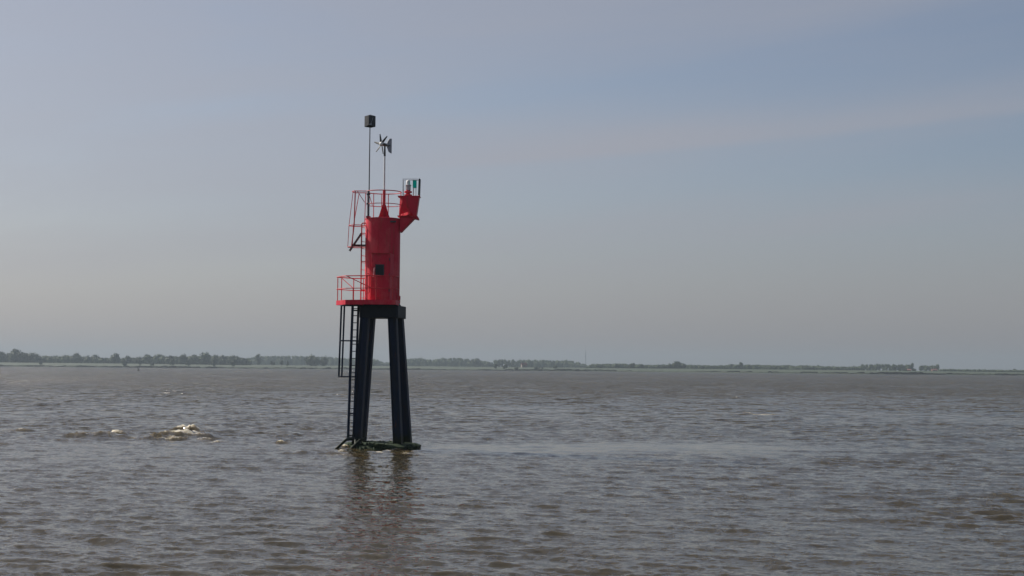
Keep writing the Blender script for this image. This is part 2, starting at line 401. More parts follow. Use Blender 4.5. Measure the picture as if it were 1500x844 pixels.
MB().tube([(h0.x, -1.04, h0.z), (h1.x, -1.05, h1.z), (h1.x, -.98, h1.z + .02)], .024, 8).build('handle', M['pale_pink'], dh)
MB().box((q(547.3, 388, -1).x, -1.0, q(547, 388, -1).z), (.14, .06, .15)).build('lock_case', M['red'], dh, bevel=.01)
for z in (.35, 1.0, 1.65):
    MB().tube([(dx1 - .035, -.985, dz0 + z), (dx1 - .035, -.985, dz0 + z + .12)], .014, 8).build('hinge', M['dkgrey'], dh)
# small fittings low on the drum
MB().box((q(544.5, 436.5, -.9).x, -.86, ZDECK + .12), (.12, .10, .10)).build('fitting', M['red'], tower, bevel=.01)
MB().box((q(584.5, 437, 0).x + .03, -.02, ZDECK + .16), (.06, .12, .20)).build('fitting', M['red'], tower, bevel=.01)
MB().box((q(574, 323, -.7).x, -.62, ZTOP - .17), (.34, .07, .07)).build('cable_cover', M['dkgrey'], tower)

# ladders -----------------------------------------------------------
def ladder(name, r1a, r1b, r2a, r2b, rr, n, rrung, mt, first=.5):
    L = empty(name, (0, 0, 0), tower)
    r1a, r1b, r2a, r2b = map(Vector, (r1a, r1b, r2a, r2b))
    MB().tube([r1a, r1b], rr, 8).build('stile', mt, L); MB().tube([r2a, r2b], rr * .9, 8).build('stile', mt, L)
    base = None
    for i in range(n):
        t = (i + first) / n
        a = r1a.lerp(r1b, t); b = r2a.lerp(r2b, t)
        MB().tube([a, b], rrung, 6).build('rung', mt, L)
    return L
l1t = q(516.6, 447, -.75); l1b = q(509.6, 646, -1.05); l2t = q(525.2, 447, -.40); l2b = q(517.4, 646, -.70)
low = ladder('lower_ladder', l1b, l1t, l2b, l2t, .056, 19, .017, M['navy'])
def hoop(t, rx, ry, ang0, ang1, r_, parent, mt, a0, a1, b0, b1, dirv, n=14, drop=0):
    """hoop springing from the two stiles at height fraction t and bulging along dirv"""
    a = Vector(a0).lerp(Vector(a1), t); b = Vector(b0).lerp(Vector(b1), t); mid = (a + b) / 2; w = (a - b)
    e = w.normalized(); half = w.length / 2; pts = [b]
    d = Vector(dirv).normalized()
    for i in range(n + 1):
        an = math.pi * i / n
        pts.append(mid - e * math.cos(an) * max(half, rx) * 1.0 + d * (.12 + math.sin(an) * ry) + Vector((0, 0, drop * math.sin(an))))
    pts.append(a)
    MB().tube(pts, r_, 8).build('cage_hoop', mt, parent, smooth=True)
    return pts
cd_ = (-1, -.25, 0)
hp = []
for t in (.47, .735, .995):
    hp.append(hoop(t, .30, .46, 0, 0, .027, low, M['navy'], l1b, l1t, l2b, l2t, cd_))
for k in (3, 6, 8, 10, 13):
    MB().tube([h_[k] for h_ in hp], .023, 6).build('cage_bar', M['navy'], low)
for t in (.04, .20, .47, .735, .96):                     # stand-off brackets between ladder and leg
    a = l2b.lerp(l2t, t); c = a + Vector((.20, .05, -.02))
    MB().tube([l1b.lerp(l1t, t), a, c], .030, 6).build('bracket', M['navy'], low)

# boat fender bars at the ladder foot
fb = empty('fender', (0, 0, 0), tower)
for pts in ([q(533, 643.5, -.9), q(509, 643.2, -1.25), q(505.5, 645.5, -1.3), q(488.5, 661.5, -1.5), q(484, 667, -1.6)],
            [q(536, 642, -1.2), q(527.5, 645, -1.4), q(509.5, 662.5, -1.7), q(504, 669, -1.8)],
            [q(521, 643.4, -1.2), q(521, 652, -1.5)]):
    MB().tube(pts, .062, 10).build('bar', M['navy'], fb, smooth=True)

# drum ladder with cage
u1b = q(528.4, 441, -.22); u1t = q(528.8, 328, -.22); u2b = q(537.0, 441, .22); u2t = q(537.4, 328, .22)
u1t.x = u1b.x; u2t.x = u2b.x; u2t.z = u1t.z; u1b.z = u2b.z = ZDECK
topL = ladder('drum_ladder', u1b, u1t, u2b, u2t, .028, 11, .012, M['red_rail'])
MB().tube([u1t, u1t + Vector((.03, .0, .03)), u1t + Vector((.22, .0, .03))], .026, 8).build('stile', M['red_rail'], topL)
MB().tube([u2t, u2t + Vector((0, 0, 1.4))], .02, 8).build('stile', M['red_rail'], topL)
for z in (.5, 1.7, 2.9):
    MB().tube([u1b + Vector((0, 0, z)), u1b + Vector((.22, .1, z))], .018, 6).build('bracket', M['red_rail'], topL)
ZR = q(560, 281.5, 0).z                                   # level of the top rail
def cage_ring(px0, px1, py, r_, dy=.0):
    a = q(px0, py, dy); b = q(px1, py, dy); cx_, rx = (a.x + b.x) / 2, (b.x - a.x) / 2; pts = []
    for i in range(21):
        an = math.pi * (.5 + i / 20) if False else 2 * math.pi * (i / 20)
        pts.append(Vector((cx_ + rx * math.cos(an), dy + min(rx, .36) * math.sin(an), a.z)))
    MB().tube(pts[:-1], r_, 8, closed=True).build('cage_hoop', M['red_rail'], topL, smooth=True)
    return pts
g1 = cage_ring(509.4, 536.5, 362, .018); g2 = cage_ring(511.2, 536.5, 330.6, .018)
zt = ZR
g3 = [Vector((q(517 + (p.x - g1[10].x) * 22, 283, 0).x, p.y * .8, zt)) for p in g1]
MB().tube([Vector((q(541, 283).x, -.34, zt)), Vector((q(520, 283).x, -.34, zt)), Vector((q(516.6, 283).x, -.12, zt)), Vector((q(516.6, 283).x, .12, zt)),
           Vector((q(520, 283).x, .34, zt)), Vector((q(541, 283).x, .34, zt))], .019, 8).build('cage_hoop', M['red_rail'], topL, smooth=True)
def bar(pts, r_=.015): MB().tube(pts, r_, 7).build('cage_bar', M['red_rail'], topL)
bar([g1[10], g2[10], Vector((q(517.6, 283).x, -.1, zt))], .013)
bar([g1[13] + Vector((.03, 0, 0)), g2[14], Vector((q(521.6, 283).x, -.34, zt))], .026)
bar([g1[7] + Vector((.0, 0, 0)), g2[7], Vector((q(525, 283).x, .34, zt))], .016)
bar([Vector((q(533.2, 318).x, .30, g2[0].z)), Vector((q(534.5, 283).x, .34, zt))], .016)
MB().tube([Vector((q(524.5, 283).x, -.33, zt)), Vector((q(535.5, 298).x, -.40, q(535.5, 298).z))], .014, 7).build('brace', M['red_rail'], topL)
MB().tube([Vector((q(539, 283).x, .2, zt)), Vector((q(544.5, 300).x, .35, q(544.5, 300).z))], .014, 7).build('brace', M['red_rail'], topL)

# railing round the drum head
tr = empty('top_railing', (0, 0, 0), tower)
def ring_pts(r, z, a0, a1, n=40): return [Vector((r * math.cos(R(a0 + (a1 - a0) * i / n)), r * math.sin(R(a0 + (a1 - a0) * i / n)), z)) for i in range(n + 1)]
MB().tube(ring_pts(RD + .02, ZR, -150, 150), .020, 8).build('rail', M['red_rail'], tr, smooth=True)
ZM = q(560, 300.3, 0).z
MB().tube(ring_pts(RD + .01, ZM, -158, 150), .016, 8).build('rail', M['red_rail'], tr, smooth=True)
for a in (-150, -122, -96, -4, 42, 78, 100, 128, 155):
    x, y = (RD - .0) * math.cos(R(a)), (RD - .0) * math.sin(R(a))
    if a in (-122, -96, 42): continue
    MB().tube([(x, y, ZTOP - .02), (x * 1.02, y * 1.02, ZR)], .017, 8).build('post', M['red_rail'], tr)

# stub with gussets carrying the turbine mast
st = empty('mast_socket', (0, 0, 0), tower)
zs = q(562.6, 300, 0).z
mxx = q(562.6, 300, 0).x
MB().tube([(mxx, 0, ZTOP), (mxx, 0, q(562.6, 279.5).z)], .062, 16).build('stub', M['red'], st, smooth=True)
for a in (12, 78, 140, 205, 262, 320):
    c, s = math.cos(R(a)), math.sin(R(a))
    MB().plate([(mxx + .055 * c, .055 * s, ZTOP + .03), (mxx + .27 * c, .27 * s, ZTOP + .03), (mxx + .21 * c, .21 * s, ZTOP + .16), (mxx + .075 * c, .075 * s, zs), (mxx + .055 * c, .055 * s, zs)], .014).build('gusset', M['red'], st)

# lantern bracket on the right
lb = empty('lantern_bracket', (0, 0, 0), tower)
def qq(px, py, dy): return q(px, py, dy)
fy, by = -.34, .34
MB().plate([qq(582.5, 287.2, fy), qq(615, 287.2, fy), Vector((qq(615, 287.2, fy).x, by, qq(615, 287.2, fy).z)), Vector((qq(582.5, 287.2, fy).x, by, qq(582.5, 287.2, fy).z))], .03).build('top_plate', M['red'], lb)
zfl = q(598, 317.5, 0).z
def vx(px, py): return q(px, py, 0)
t0, t1 = vx(586.5, 288), vx(614.3, 288); b0, b1 = vx(583.5, 317), vx(610, 317)
def at(p, y): return Vector((p.x, y, p.z))
MB().plate([at(t0, by), at(t1, by), at(b1, by), at(b0, by)], .016).build('back_plate', M['red'], lb)
MB().plate([at(vx(586.5, 288), -.12), at(vx(592.5, 288), fy + .02), at(vx(601, 311), fy + .02), at(vx(584.6, 314.5), -.02)], .014).build('left_plate', M['red'], lb)
MB().plate([at(vx(592.5, 288), fy), at(t1, fy), at(b1, fy), at(vx(606, 317), fy), at(vx(601, 311), fy)], .016).build('front_plate', M['red'], lb)
MB().plate([at(vx(583.6, 313.6), .40), at(vx(601.2, 310.8), fy - .03), at(vx(601.6, 314.6), fy - .05), at(vx(583.4, 318.2), .40)], .014).build('sun_strip_plate', M['red'], lb)  # added plate, angled into the sun to make the bright lower strip
MB().plate([at(t1, fy + .01), at(t1, by - .01), at(b1, by - .01), at(b1, fy + .01)], .016).build('side_plate', M['red'], lb)
MB().plate([Vector((vx(583, 317).x, fy - .02, zfl)), Vector((vx(612.5, 317).x, fy - .02, zfl - .02)), Vector((vx(612.5, 317).x, by + .02, zfl - .02)), Vector((vx(583, 317).x, by + .02, zfl))], .03).build('floor_plate', M['red'], lb)
for y in (-.26, .26):
    MB().plate([at(vx(586, 319), y), at(vx(608, 319), y), at(vx(603, 324), y), at(vx(588, 340.5), y), at(vx(586, 340.5), y)], .018).build('gusset', M['red'], lb)
MB().plate([at(vx(608, 320), -.25), at(vx(608, 320), .25), at(vx(588, 340.5), .25), at(vx(588, 340.5), -.25)], .014).build('under_plate', M['red'], lb)
MB().box(at(vx(609.2, 320), 0), (.26, .62, .07), M=Matrix.Rotation(R(14), 4, 'Y')).build('flange', M['red'], lb)

# ------------------------------------------------------------------ equipment standing on the tower
# signal lantern
zl = q(600, 287, 0).z + .02
lx0 = q(597.8, 287, 0).x
lan = empty('signal_lantern', T + Vector((lx0, 0, zl)))
tag(lan, 'small clear signal lantern beside a green screen in a wire frame on the red bracket', 'lantern')
MB().lathe([(.17, 0), (.17, .03), (.10, .05), (.09, .10), (.16, .11), (.165, .17), (.10, .19), (.09, .22)], n=24).build('base', M['red'], lan, smooth=True)
MB().lathe([(.105, .22), (.11, .25), (.10, .26), (.115, .29), (.10, .31), (.115, .34), (.10, .36), (.112, .40), (.10, .41)], n=24).build('lens', M['lens'], lan, smooth=True)
MB().lathe([(.135, .41), (.135, .44), (.09, .455)], n=24).build('collar', M['galv'], lan, smooth=True)
MB().lathe([(.085, .455), (.085, .60), (.06, .64), (.02, .66)], n=24).build('cap', M['white'], lan, smooth=True)
fx0 = q(590.6, 280, 0).x - lx0; fx1 = q(612.6, 280, 0).x - lx0; fz = q(600, 263.2, 0).z - zl
for y in (-.20, .20):
    MB().tube([(fx0, y, -.01), (fx0, y, fz), (fx1, y, fz)], .011, 6).build('frame', M['dkgrey'], lan)
gx0 = q(605.0, 270, 0).x - lx0; gx1 = q(610.2, 270, 0).x - lx0
gz0 = q(607, 275.2, 0).z - zl
MB().add([(gx0, -.18, gz0), (gx1, -.10, gz0), (gx1, .10, gz0), (gx0, .18, gz0), (gx0, -.18, fz - .03), (gx1, -.10, fz - .03), (gx1, .10, fz - .03), (gx0, .18, fz - .03)],
         [(3, 2, 1, 0), (4, 5, 6, 7), (0, 1, 5, 4), (1, 2, 6, 5), (2, 3, 7, 6), (3, 0, 4, 7)]).build('green_screen', M['green'], lan)
for x, y in ((gx0 + .02, -.13), (gx1 - .02, -.07), (gx0 + .02, .13)):
    MB().tube([(x, y, -.01), (x, y, gz0)], .013, 8).build('support', M['white'], lan)
sx = q(614.4, 275, 0).x - lx0
MB().box((sx, 0, (fz + .02) / 2), (.07, .46, fz + .02), M=Matrix.Rotation(R(1.5), 4, 'Y')).build('shade_board', M['black'], lan, bevel=.008)

# wind turbine on its mast
tz = q(562.6, 279.5).z
wt = empty('wind_turbine', T + Vector((mxx, 0, tz)))
tag(wt, 'six bladed wind turbine with white hub and grey tail vane on a slim mast', 'wind turbine')
hubp = q(560.0, 210.8, -.25) - Vector((mxx, 0, tz))
mtz = q(562.6, 226, 0).z - tz
MB().tube([(0, 0, -.02), (0, 0, mtz)], [.038, .034], 12).build('mast', M['white'], wt, smooth=True)
MB().tube([(0, 0, mtz - .08), (0, 0, mtz), (0, .0, hubp.z - .05)], [.045, .045, .035], 12).build('yaw_bearing', M['black'], wt, smooth=True)
face = Vector((-.63, -.77, .02)).normalized()
nac0 = Vector((0, 0, hubp.z)); hub = nac0 + face * .20
MB().tube([nac0 - face * .20, nac0 - face * .12, nac0 + face * .05, hub - face * .03], [.03, .065, .075, .06], 16).build('nacelle', M['vane'], wt, smooth=True)
v, f = ICO2
MB().add([Vector(p) * .098 + hub for p in v], f).build('hub', M['white'], wt, smooth=True)
sidev = Vector((-face.y, face.x, 0)).normalized(); upv = face.cross(sidev).normalized()
if upv.z < 0: upv = -upv
for k in range(6):
    a = R(-13 + 60 * k)
    d = upv * math.cos(a) + sidev * math.sin(a); w = face.cross(d).normalized()
    bl = MB(); secs = []
    for rr_, ch, tw in ((.06, .06, 24), (.14, .10, 18), (.30, .08, 10), (.45, .05, 5)):
        c0 = hub + d * rr_; wd = (w * math.cos(R(tw)) + face * math.sin(R(tw))); th = d.cross(wd).normalized() * .007
        secs += [c0 - wd * ch * .35 - th * .3, c0 + wd * ch * .1 - th, c0 + wd * ch * .65, c0 + wd * ch * .1 + th]
    fs = []
    for i in range(3):
        for j in range(4): fs.append((i * 4 + j, i * 4 + (j + 1) % 4, (i + 1) * 4 + (j + 1) % 4, (i + 1) * 4 + j))
    fs += [(3, 2, 1, 0), (12, 13, 14, 15)]
    bl.add(secs, fs).build('blade', M['black'], wt, smooth=True)
tail = -face; tail.z = 0; tail.normalize()
MB().tube([nac0 + tail * .1, nac0 + tail * .32], .018, 8).build('tail_boom', M['black'], wt)
tp = [(.14, -.10), (.24, -.28), (.385, -.33), (.42, -.33), (.42, .30), (.385, .31), (.27, .29), (.17, .16), (.12, .04)]
MB().plate([nac0 + tail * a + Vector((0, 0, b)) for a, b in tp], .014).build('tail_vane', M['vane'], wt)

# radar reflector on its slim pole
px_ = q(540.2, 318, -.45).x
z0 = ZTOP; pz1 = q(538.6, 186, -.45).z
rp = empty('radar_reflector', T + Vector((px_, -.45, z0)))
tag(rp, 'dark box shaped reflector on a tall thin pole, the highest thing on the beacon', 'radar reflector')
MB().tube([(0, 0, .0), (0, 0, pz1 - z0)], [.026, .021], 10).build('pole', M['dkgrey'], rp, smooth=True)
MB().tube([(-.055, .02, 0), (-.055, .02, q(539, 281).z - z0)], .034, 10).build('back_stay', M['galv'], rp, smooth=True)
for z in (.05, .60, 1.0):
    MB().box((-.028, .01, z), (.15, .08, .05)).build('clamp', M['dkgrey'], rp)
MB().box((-.02, .02, .03), (.20, .14, .05)).build('foot', M['red'], rp)
zb = pz1 - z0
hb = empty('reflector_box', (0, 0, zb), rp)
a = R(38)
def rb(x, y, z): return Vector((x * math.cos(a) - y * math.sin(a), x * math.sin(a) + y * math.cos(a), z))
s = .165; hbx = .46
for (xa, ya, xb, yb) in ((-s, -s, s, -s), (s, -s, s, s), (s, s, -s, s), (-s, s, -s, -s)):
    lo1, lo2 = (.05 if xa < 0 and ya < 0 else 0.0), (.05 if xb < 0 and yb < 0 else 0.0)
    MB().plate([rb(xa, ya, lo1), rb(xb, yb, lo2), rb(xb, yb, hbx), rb(xa, ya, hbx)], .012).build('side_plate', M['black'], hb)
MB().add([rb(-s, -s, hbx), rb(s, -s, hbx), rb(s, s, hbx), rb(-s, s, hbx), rb(0, 0, hbx + .07)], [(0, 1, 4), (1, 2, 4), (2, 3, 4), (3, 0, 4), (3, 2, 1, 0)]).build('lid', M['black'], hb)
MB().plate([rb(-s * .9, -s - .012, .05), rb(-s * .2, -s - .012, .05), rb(-s * .2, -s - .012, .15), rb(-s * .9, -s - .012, .10)], .006).build('flap', M['vane'], hb)
MB().box(rb(s * .95, s * .2, hbx + .012), (.10, .08, .03)).build('corner_highlight', M['white'], hb)  # white block standing in for the highlight on the top right corner
MB().tube([rb(-s * .6, -s - .01, .06), rb(s * .2, -s - .01, .38)], .010, 6).build('strut', M['vane'], hb)

# solar panel bracketed off the drum ladder
pa = q(529.2, 342.5, -.1); pb = q(512.2, 367.5, -.1)
sp = empty('solar_panel', T + (pa + pb) / 2)
tag(sp, 'dark solar panel tilted steeply beside the ladder cage', 'solar panel')
d = (pb - pa); d.y = 0; L = d.length; d.normalize(); wv = Vector((.0, 1, 0)); wv = (wv - d * wv.dot(d)).normalized()
nrm = d.cross(wv).normalized()
if nrm.z < 0: nrm = -nrm
Mx = Matrix((d, wv, nrm)).transposed().to_4x4()
MB().box((0, 0, 0), (L, .46, .02), M=Mx).build('panel_back', M['dkgrey'], sp)
for i in range(3):
    for j in range(2):
        MB().box(d * ((i - 1) * L / 3) + wv * ((j - .5) * .225) + nrm * .0145, (L / 3 - .02, .21, .004), M=Mx).build('cell', M['solar'], sp)
for sgn in (-1, 1):
    MB().box(wv * sgn * .238, (L + .03, .02, .028), M=Mx).build('frame', M['dkgrey'], sp)
cc = (pa + pb) / 2
w2 = q(518, 359.5) - cc; w3 = q(537.5, 359.8) - cc
for y in (-.15, .15):
    MB().tube([(w2.x, y, w2.z), (w3.x, y, w3.z)], .024, 8).build('bracket', M['black'], sp)
w4 = q(528.8, 343.5) - cc
MB().tube([(w3.x - .05, .05, w3.z), (w3.x - .03, .05, w3.z + .22)], .03, 8).build('bracket', M['black'], sp)

# ------------------------------------------------------------------ water
def vertex_grid():
    fine = np.radians(23.5)
    th_f = np.linspace(-fine, fine, 860)
    th_c = np.linspace(fine, 2 * np.pi - fine, 120)[1:-1]
    th = np.concatenate([th_f, th_c])
    rs = [3.0]
    while rs[-1] < 18: rs.append(rs[-1] * 1.035)
    while rs[-1] < 1600:
        g = min(1, max(0, math.log(rs[-1] / 80) / math.log(6))); rs.append(rs[-1] * (1.0040 + .0080 * g * g))
    while rs[-1] < 6500: rs.append(rs[-1] * 1.15)
    return th, np.array(rs)
th, rs = vertex_grid()
TH, RS = np.meshgrid(th, rs)
Xg = (RS * np.sin(TH)); Yg = (RS * np.cos(TH))
ds = np.gradient(rs)[:, None] * np.ones_like(TH)
dz_ = np.gradient(th); dz_ = np.minimum(dz_, .2)[None, :] * RS
spac = np.maximum(ds, np.abs(dz_))
def sstep(x, a, b):
    t = np.clip((x - a) / (b - a), 0, 1); return t * t * (3 - 2 * t)
def vnoise(x, y, seed):
    r = np.random.default_rng(seed); g = r.random((256, 256))
    xi = np.floor(x).astype(int); yi = np.floor(y).astype(int); fx = x - xi; fy_ = y - yi
    fx = fx * fx * (3 - 2 * fx); fy_ = fy_ * fy_ * (3 - 2 * fy_)
    a = g[xi & 255, yi & 255]; b = g[(xi + 1) & 255, yi & 255]; c = g[xi & 255, (yi + 1) & 255]; d = g[(xi + 1) & 255, (yi + 1) & 255]
    return (a * (1 - fx) + b * fx) * (1 - fy_) + (c * (1 - fx) + d * fx) * fy_
# lee of the mound: smoother water carried off to the right, and long slicks
tx, ty = T.x, T.y
ldx = np.clip(Xg - tx, 0, None)
lee = sstep(Xg, tx + .6, tx + 3) * (1 - sstep(Xg, tx + 12, tx + 32)) * np.exp(-((Yg - (ty + .12 * np.minimum(ldx, 16) + .8 * (vnoise(Xg * .3, Yg * .1, 77) - .5))) / (1.6 + .42 * np.minimum(ldx, 12))) ** 2)
lee = lee * (.75 + .5 * vnoise(Xg * .12, Yg * .9, 78))
slick = sstep(vnoise(Xg * .07 + 9, Yg * .035 + 3, 5) * .6 + vnoise(Xg * .19, Yg * .1, 6) * .4, .47, .75)
patch = vnoise(Xg * .16 + 3, Yg * .11, 11)
calm = np.clip(lee * 1.0 + slick * .40, 0, .95)
ampm = (1 - .80 * calm) * (.72 + .56 * patch)
Z = np.zeros_like(Xg); DX = np.zeros_like(Xg); DY = np.zeros_like(Xg)
wr = np.random.default_rng(21)
NW = 130
lams = np.exp(wr.uniform(np.log(.30), np.log(3.6), NW))
wind = R(-108)                     # waves run towards the camera, a little to one side
for lam in lams:
    sp_ = .30 if lam > 1.5 else .50
    ang = wind + wr.normal(0, sp_)
    k = 2 * np.pi / lam
    amp = .0056 * lam ** .8 * np.exp(-(lam / 2.2) ** 2) * wr.uniform(.5, 1.4)
    ph = wr.uniform(0, 2 * np.pi)
    vis = 1 - sstep(spac / lam, .45, 1.0)
    if vis.max() <= 0: continue
    kx, ky = np.cos(ang) * k, np.sin(ang) * k
    arg = kx * Xg + ky * Yg + ph
    w_ = amp * vis * (ampm if lam < 2.2 else (.5 + .5 * ampm))
    s_, c_ = np.sin(arg), np.cos(arg)
    Z += w_ * c_; DX -= .75 * w_ * s_ * np.cos(ang); DY -= .75 * w_ * s_ * np.sin(ang)
farw = sstep(np.log(RS), math.log(45), math.log(330))
foam = np.zeros_like(Xg)
# standing breakers over the shallow ground and round the foundation
def wpt(px, py):
    p0 = Vector((0, 0, CAMZ)); a = P(px, py, 100.0) - p0
    t = -CAMZ / a.z; return p0 + a * t
brk = [(127, 640, .6, .4, .15, .92), (142, 641, 1.0, .50, .16, .55), (157, 637, .80, .40, .15, .78), (180, 636, .9, .4, .08, .5), (250, 645, .6, .4, .12, .8), (264, 641, 1.0, .5, .22, .95), (278, 633, .75, .5, .24, .92), (283, 640, .5, .4, .16, .9), (228, 644, .6, .4, .12, .5), (300, 646, .5, .3, .10, .75),
       (418, 649, .5, .35, .12, .95), (432, 665, .9, .4, .14, .12), (320, 649, .6, .3, .05, .8), (25, 631, .9, .3, .08, .72), (88, 646, .9, .35, .07, .5), (200, 642, .8, .3, .06, .62),
       (1112, 608, 1.6, .5, .08, 1.0), (1092, 606.5, .8, .4, .08, 1.0), (385, 660, 1.5, .4, .06, .2), (470, 661, 1.2, .4, .08, .3), (505, 666, 1.0, .4, .10, .30),
       (556, 663, .22, .22, .05, 1.0), (569, 662, .25, .22, .05, .9), (592, 665, .35, .2, .04, .9), (508, 657, .25, .3, .12, 1.0), (499, 663, .25, .3, .09, .9), (580, 660, .4, .3, .05, .7),
       (610, 662, .8, .3, .03, .5), (495, 668, .7, .25, .05, .75), (1290, 609, 1.0, .4, .05, .62), (800, 578, 1.5, .8, .08, .8), (5, 651, .5, .3, .04, .6)]
for (px, py, sx_, sy_, hh, fo) in brk:
    if px < 330 and hh > .1: sx_ *= 1.45
    c = wpt(px, py); dx_ = Xg - c.x; dy_ = Yg - c.y
    wob = (vnoise(Xg * 2.2 + px, Yg * 2.0, 31) - .5) * .5
    g = np.exp(-(dx_ / sx_) ** 2 - ((dy_ + wob) / (sy_ * np.where(dy_ < 0, .8, 1.8))) ** 2)
    big_ = hh > .1 and fo > .3
    g = g * (.55 + .9 * vnoise(Xg * 2.6 + px, Yg * 2.0, 8))
    hh = hh * (1.35 if big_ else 1.0)
    lump = hh * g
    Z += lump + (np.minimum(g, 1) * (vnoise(Xg * 11, Yg * 7, 9) - .5) * .10 if big_ else 0)
    DY -= .35 * lump
    crest = sstep(g, .42, .95) if big_ else np.exp(-(dx_ / (sx_ * .8)) ** 2 - ((dy_ + wob * .7) / sy_) ** 2)
    foam = np.maximum(foam, np.where(crest > 0, fo * (.35 + .65 * crest) * np.minimum(1, g * 1.6 + .2), 0) * (g > .04))
chop = np.exp(-((Yg - wpt(250, 642).y) / 5.0) ** 2) * sstep(-Xg, -tx + 1.0, -tx + 5)
Z += chop * (vnoise(Xg * 1.1, Yg * .8, 41) - .5) * .20 + chop * (vnoise(Xg * 2.7, Yg * 1.9, 42) - .5) * .07
foam = np.maximum(foam, chop * sstep(vnoise(Xg * 1.3 + 5, Yg * .9, 43), .86, .98) * .55)
V = np.stack([Xg + DX, Yg + DY, Z], -1).reshape(-1, 3).astype(np.float32)
nr, nc = Xg.shape
i0 = np.arange(nr - 1)[:, None] * nc; j = np.arange(nc)[None, :]; j2 = (j + 1) % nc
F = np.stack([i0 + j, i0 + nc + j, i0 + nc + j2, i0 + j2], -1).reshape(-1, 4)
F = F[:, ::-1]
cidx = len(V); V = np.vstack([V, [[0, 0, -.05]]]).astype(np.float32)
tri = np.stack([np.full(nc, cidx), np.arange(nc), (np.arange(nc) + 1) % nc], -1)[:, ::-1]
me = bpy.data.meshes.new('river')
me.vertices.add(len(V)); me.vertices.foreach_set('co', V.ravel())
loops = np.concatenate([F.ravel(), tri.ravel()]).astype(np.int32)
me.loops.add(len(loops)); me.loops.foreach_set('vertex_index', loops)
npoly = len(F) + len(tri)
starts = np.concatenate([np.arange(len(F)) * 4, len(F) * 4 + np.arange(len(tri)) * 3]).astype(np.int32)
me.polygons.add(npoly); me.polygons.foreach_set('loop_start', starts)
me.update(calc_edges=True); me.validate(); me.shade_smooth()
for nm, arr in (('foam', foam), ('calm', calm), ('farw', farw)):
    at_ = me.attributes.new(nm, 'FLOAT', 'POINT'); at_.data.foreach_set('value', np.append(arr.ravel(), 0).astype(np.float32))
water = bpy.data.objects.new('river', me); C.objects.link(water); tag(water, 'choppy brown grey river water with small waves', kind='structure')
print('water tris', len(F) * 2, 'normal', me.polygons[1000].normal)

mt = bpy.data.materials.new('muddy_water'); mt.use_nodes = True; nt = mt.node_tree; b = nt.nodes['Principled BSDF']
def N(t, **k):
    n = nt.nodes.new(t)
    for a_, v_ in k.items(): setattr(n, a_, v_)
    return n
def mth(op, a_, b_=None, c_=None, clamp=False):
    n = N('ShaderNodeMath', operation=op, use_clamp=clamp)
    for i, v_ in enumerate((a_, b_, c_)):
        if v_ is None: continue
        if isinstance(v_, (int, float)): n.inputs[i].default_value = v_
        else: nt.links.new(v_, n.inputs[i])
    return n.outputs[0]
tc = N('ShaderNodeTexCoord')
def noise_(scale, detail, rough=.55, dist=0, sc=(1, 1, 1)):
    mp = N('ShaderNodeMapping'); mp.inputs['Scale'].default_value = sc; nt.links.new(tc.outputs['Object'], mp.inputs[0])
    n = N('ShaderNodeTexNoise'); n.inputs['Scale'].default_value = scale; n.inputs['Detail'].default_value = detail; n.inputs['Roughness'].default_value = rough
    n.inputs['Distortion'].default_value = dist; nt.links.new(mp.outputs[0], n.inputs['Vector']); return n.outputs[0]
aF = N('ShaderNodeAttribute', attribute_name='foam').outputs['Fac']
aC = N('ShaderNodeAttribute', attribute_name='calm').outputs['Fac']
aW = N('ShaderNodeAttribute', attribute_name='farw').outputs['Fac']
def ncol(scale, detail, rough, sc):
    mp = N('ShaderNodeMapping'); mp.inputs['Scale'].default_value = sc; nt.links.new(tc.outputs['Object'], mp.inputs[0])
    n = N('ShaderNodeTexNoise'); n.inputs['Scale'].default_value = scale; n.inputs['Detail'].default_value = detail; n.inputs['Roughness'].default_value = rough
    n.inputs['Distortion'].default_value = .3; nt.links.new(mp.outputs[0], n.inputs['Vector']); return n.outputs['Color']
def vm(op, a_, b_=None, scale=None):
    n = N('ShaderNodeVectorMath', operation=op)
    for i, v_ in enumerate((a_, b_)):
        if v_ is None: continue
        if isinstance(v_, tuple): n.inputs[i].default_value = v_
        else: nt.links.new(v_, n.inputs[i])
    if scale is not None: nt.links.new(scale, n.inputs['Scale'])
    return n.outputs[0]
gust = noise_(.055, 3, .6, .3, (1, 2.2, 1))
gm = mth('MULTIPLY_ADD', gust, 1.5, .25)
calmk = mth('MULTIPLY_ADD', aC, -.93, 1.0)
grp = noise_(1.0, 4, .62, .2, (.42, .13, 1))
gm2 = mth('MAXIMUM', mth('MULTIPLY_ADD', grp, 5.0, -1.5), .1)
gm = mth('MULTIPLY', gm, mth('ADD', mth('MULTIPLY', gm2, aW), mth('SUBTRACT', 1.0, aW)))
k1 = mth('MULTIPLY', calmk, 1.3)
k2 = mth('MULTIPLY', mth('MULTIPLY', mth('MULTIPLY_ADD', aW, 3.3, .34), gm), calmk)
k3 = mth('MULTIPLY', mth('MULTIPLY', aW, 2.4), mth('MULTIPLY', calmk, gm))
sl = vm('SCALE', vm('SUBTRACT', ncol(6.5, 5, .62, (1, 1.4, 1)), (.5, .5, .5)), scale=k1)
sl = vm('ADD', sl, vm('SCALE', vm('SUBTRACT', ncol(1.15, 3, .6, (.8, 1.5, 1)), (.5, .5, .5)), scale=k2))
sl = vm('ADD', sl, vm('SCALE', vm('SUBTRACT', ncol(.35, 2, .6, (.8, 1.6, 1)), (.5, .5, .5)), scale=k3))
sl = vm('MULTIPLY', sl, (1.05, 1.0, 0))
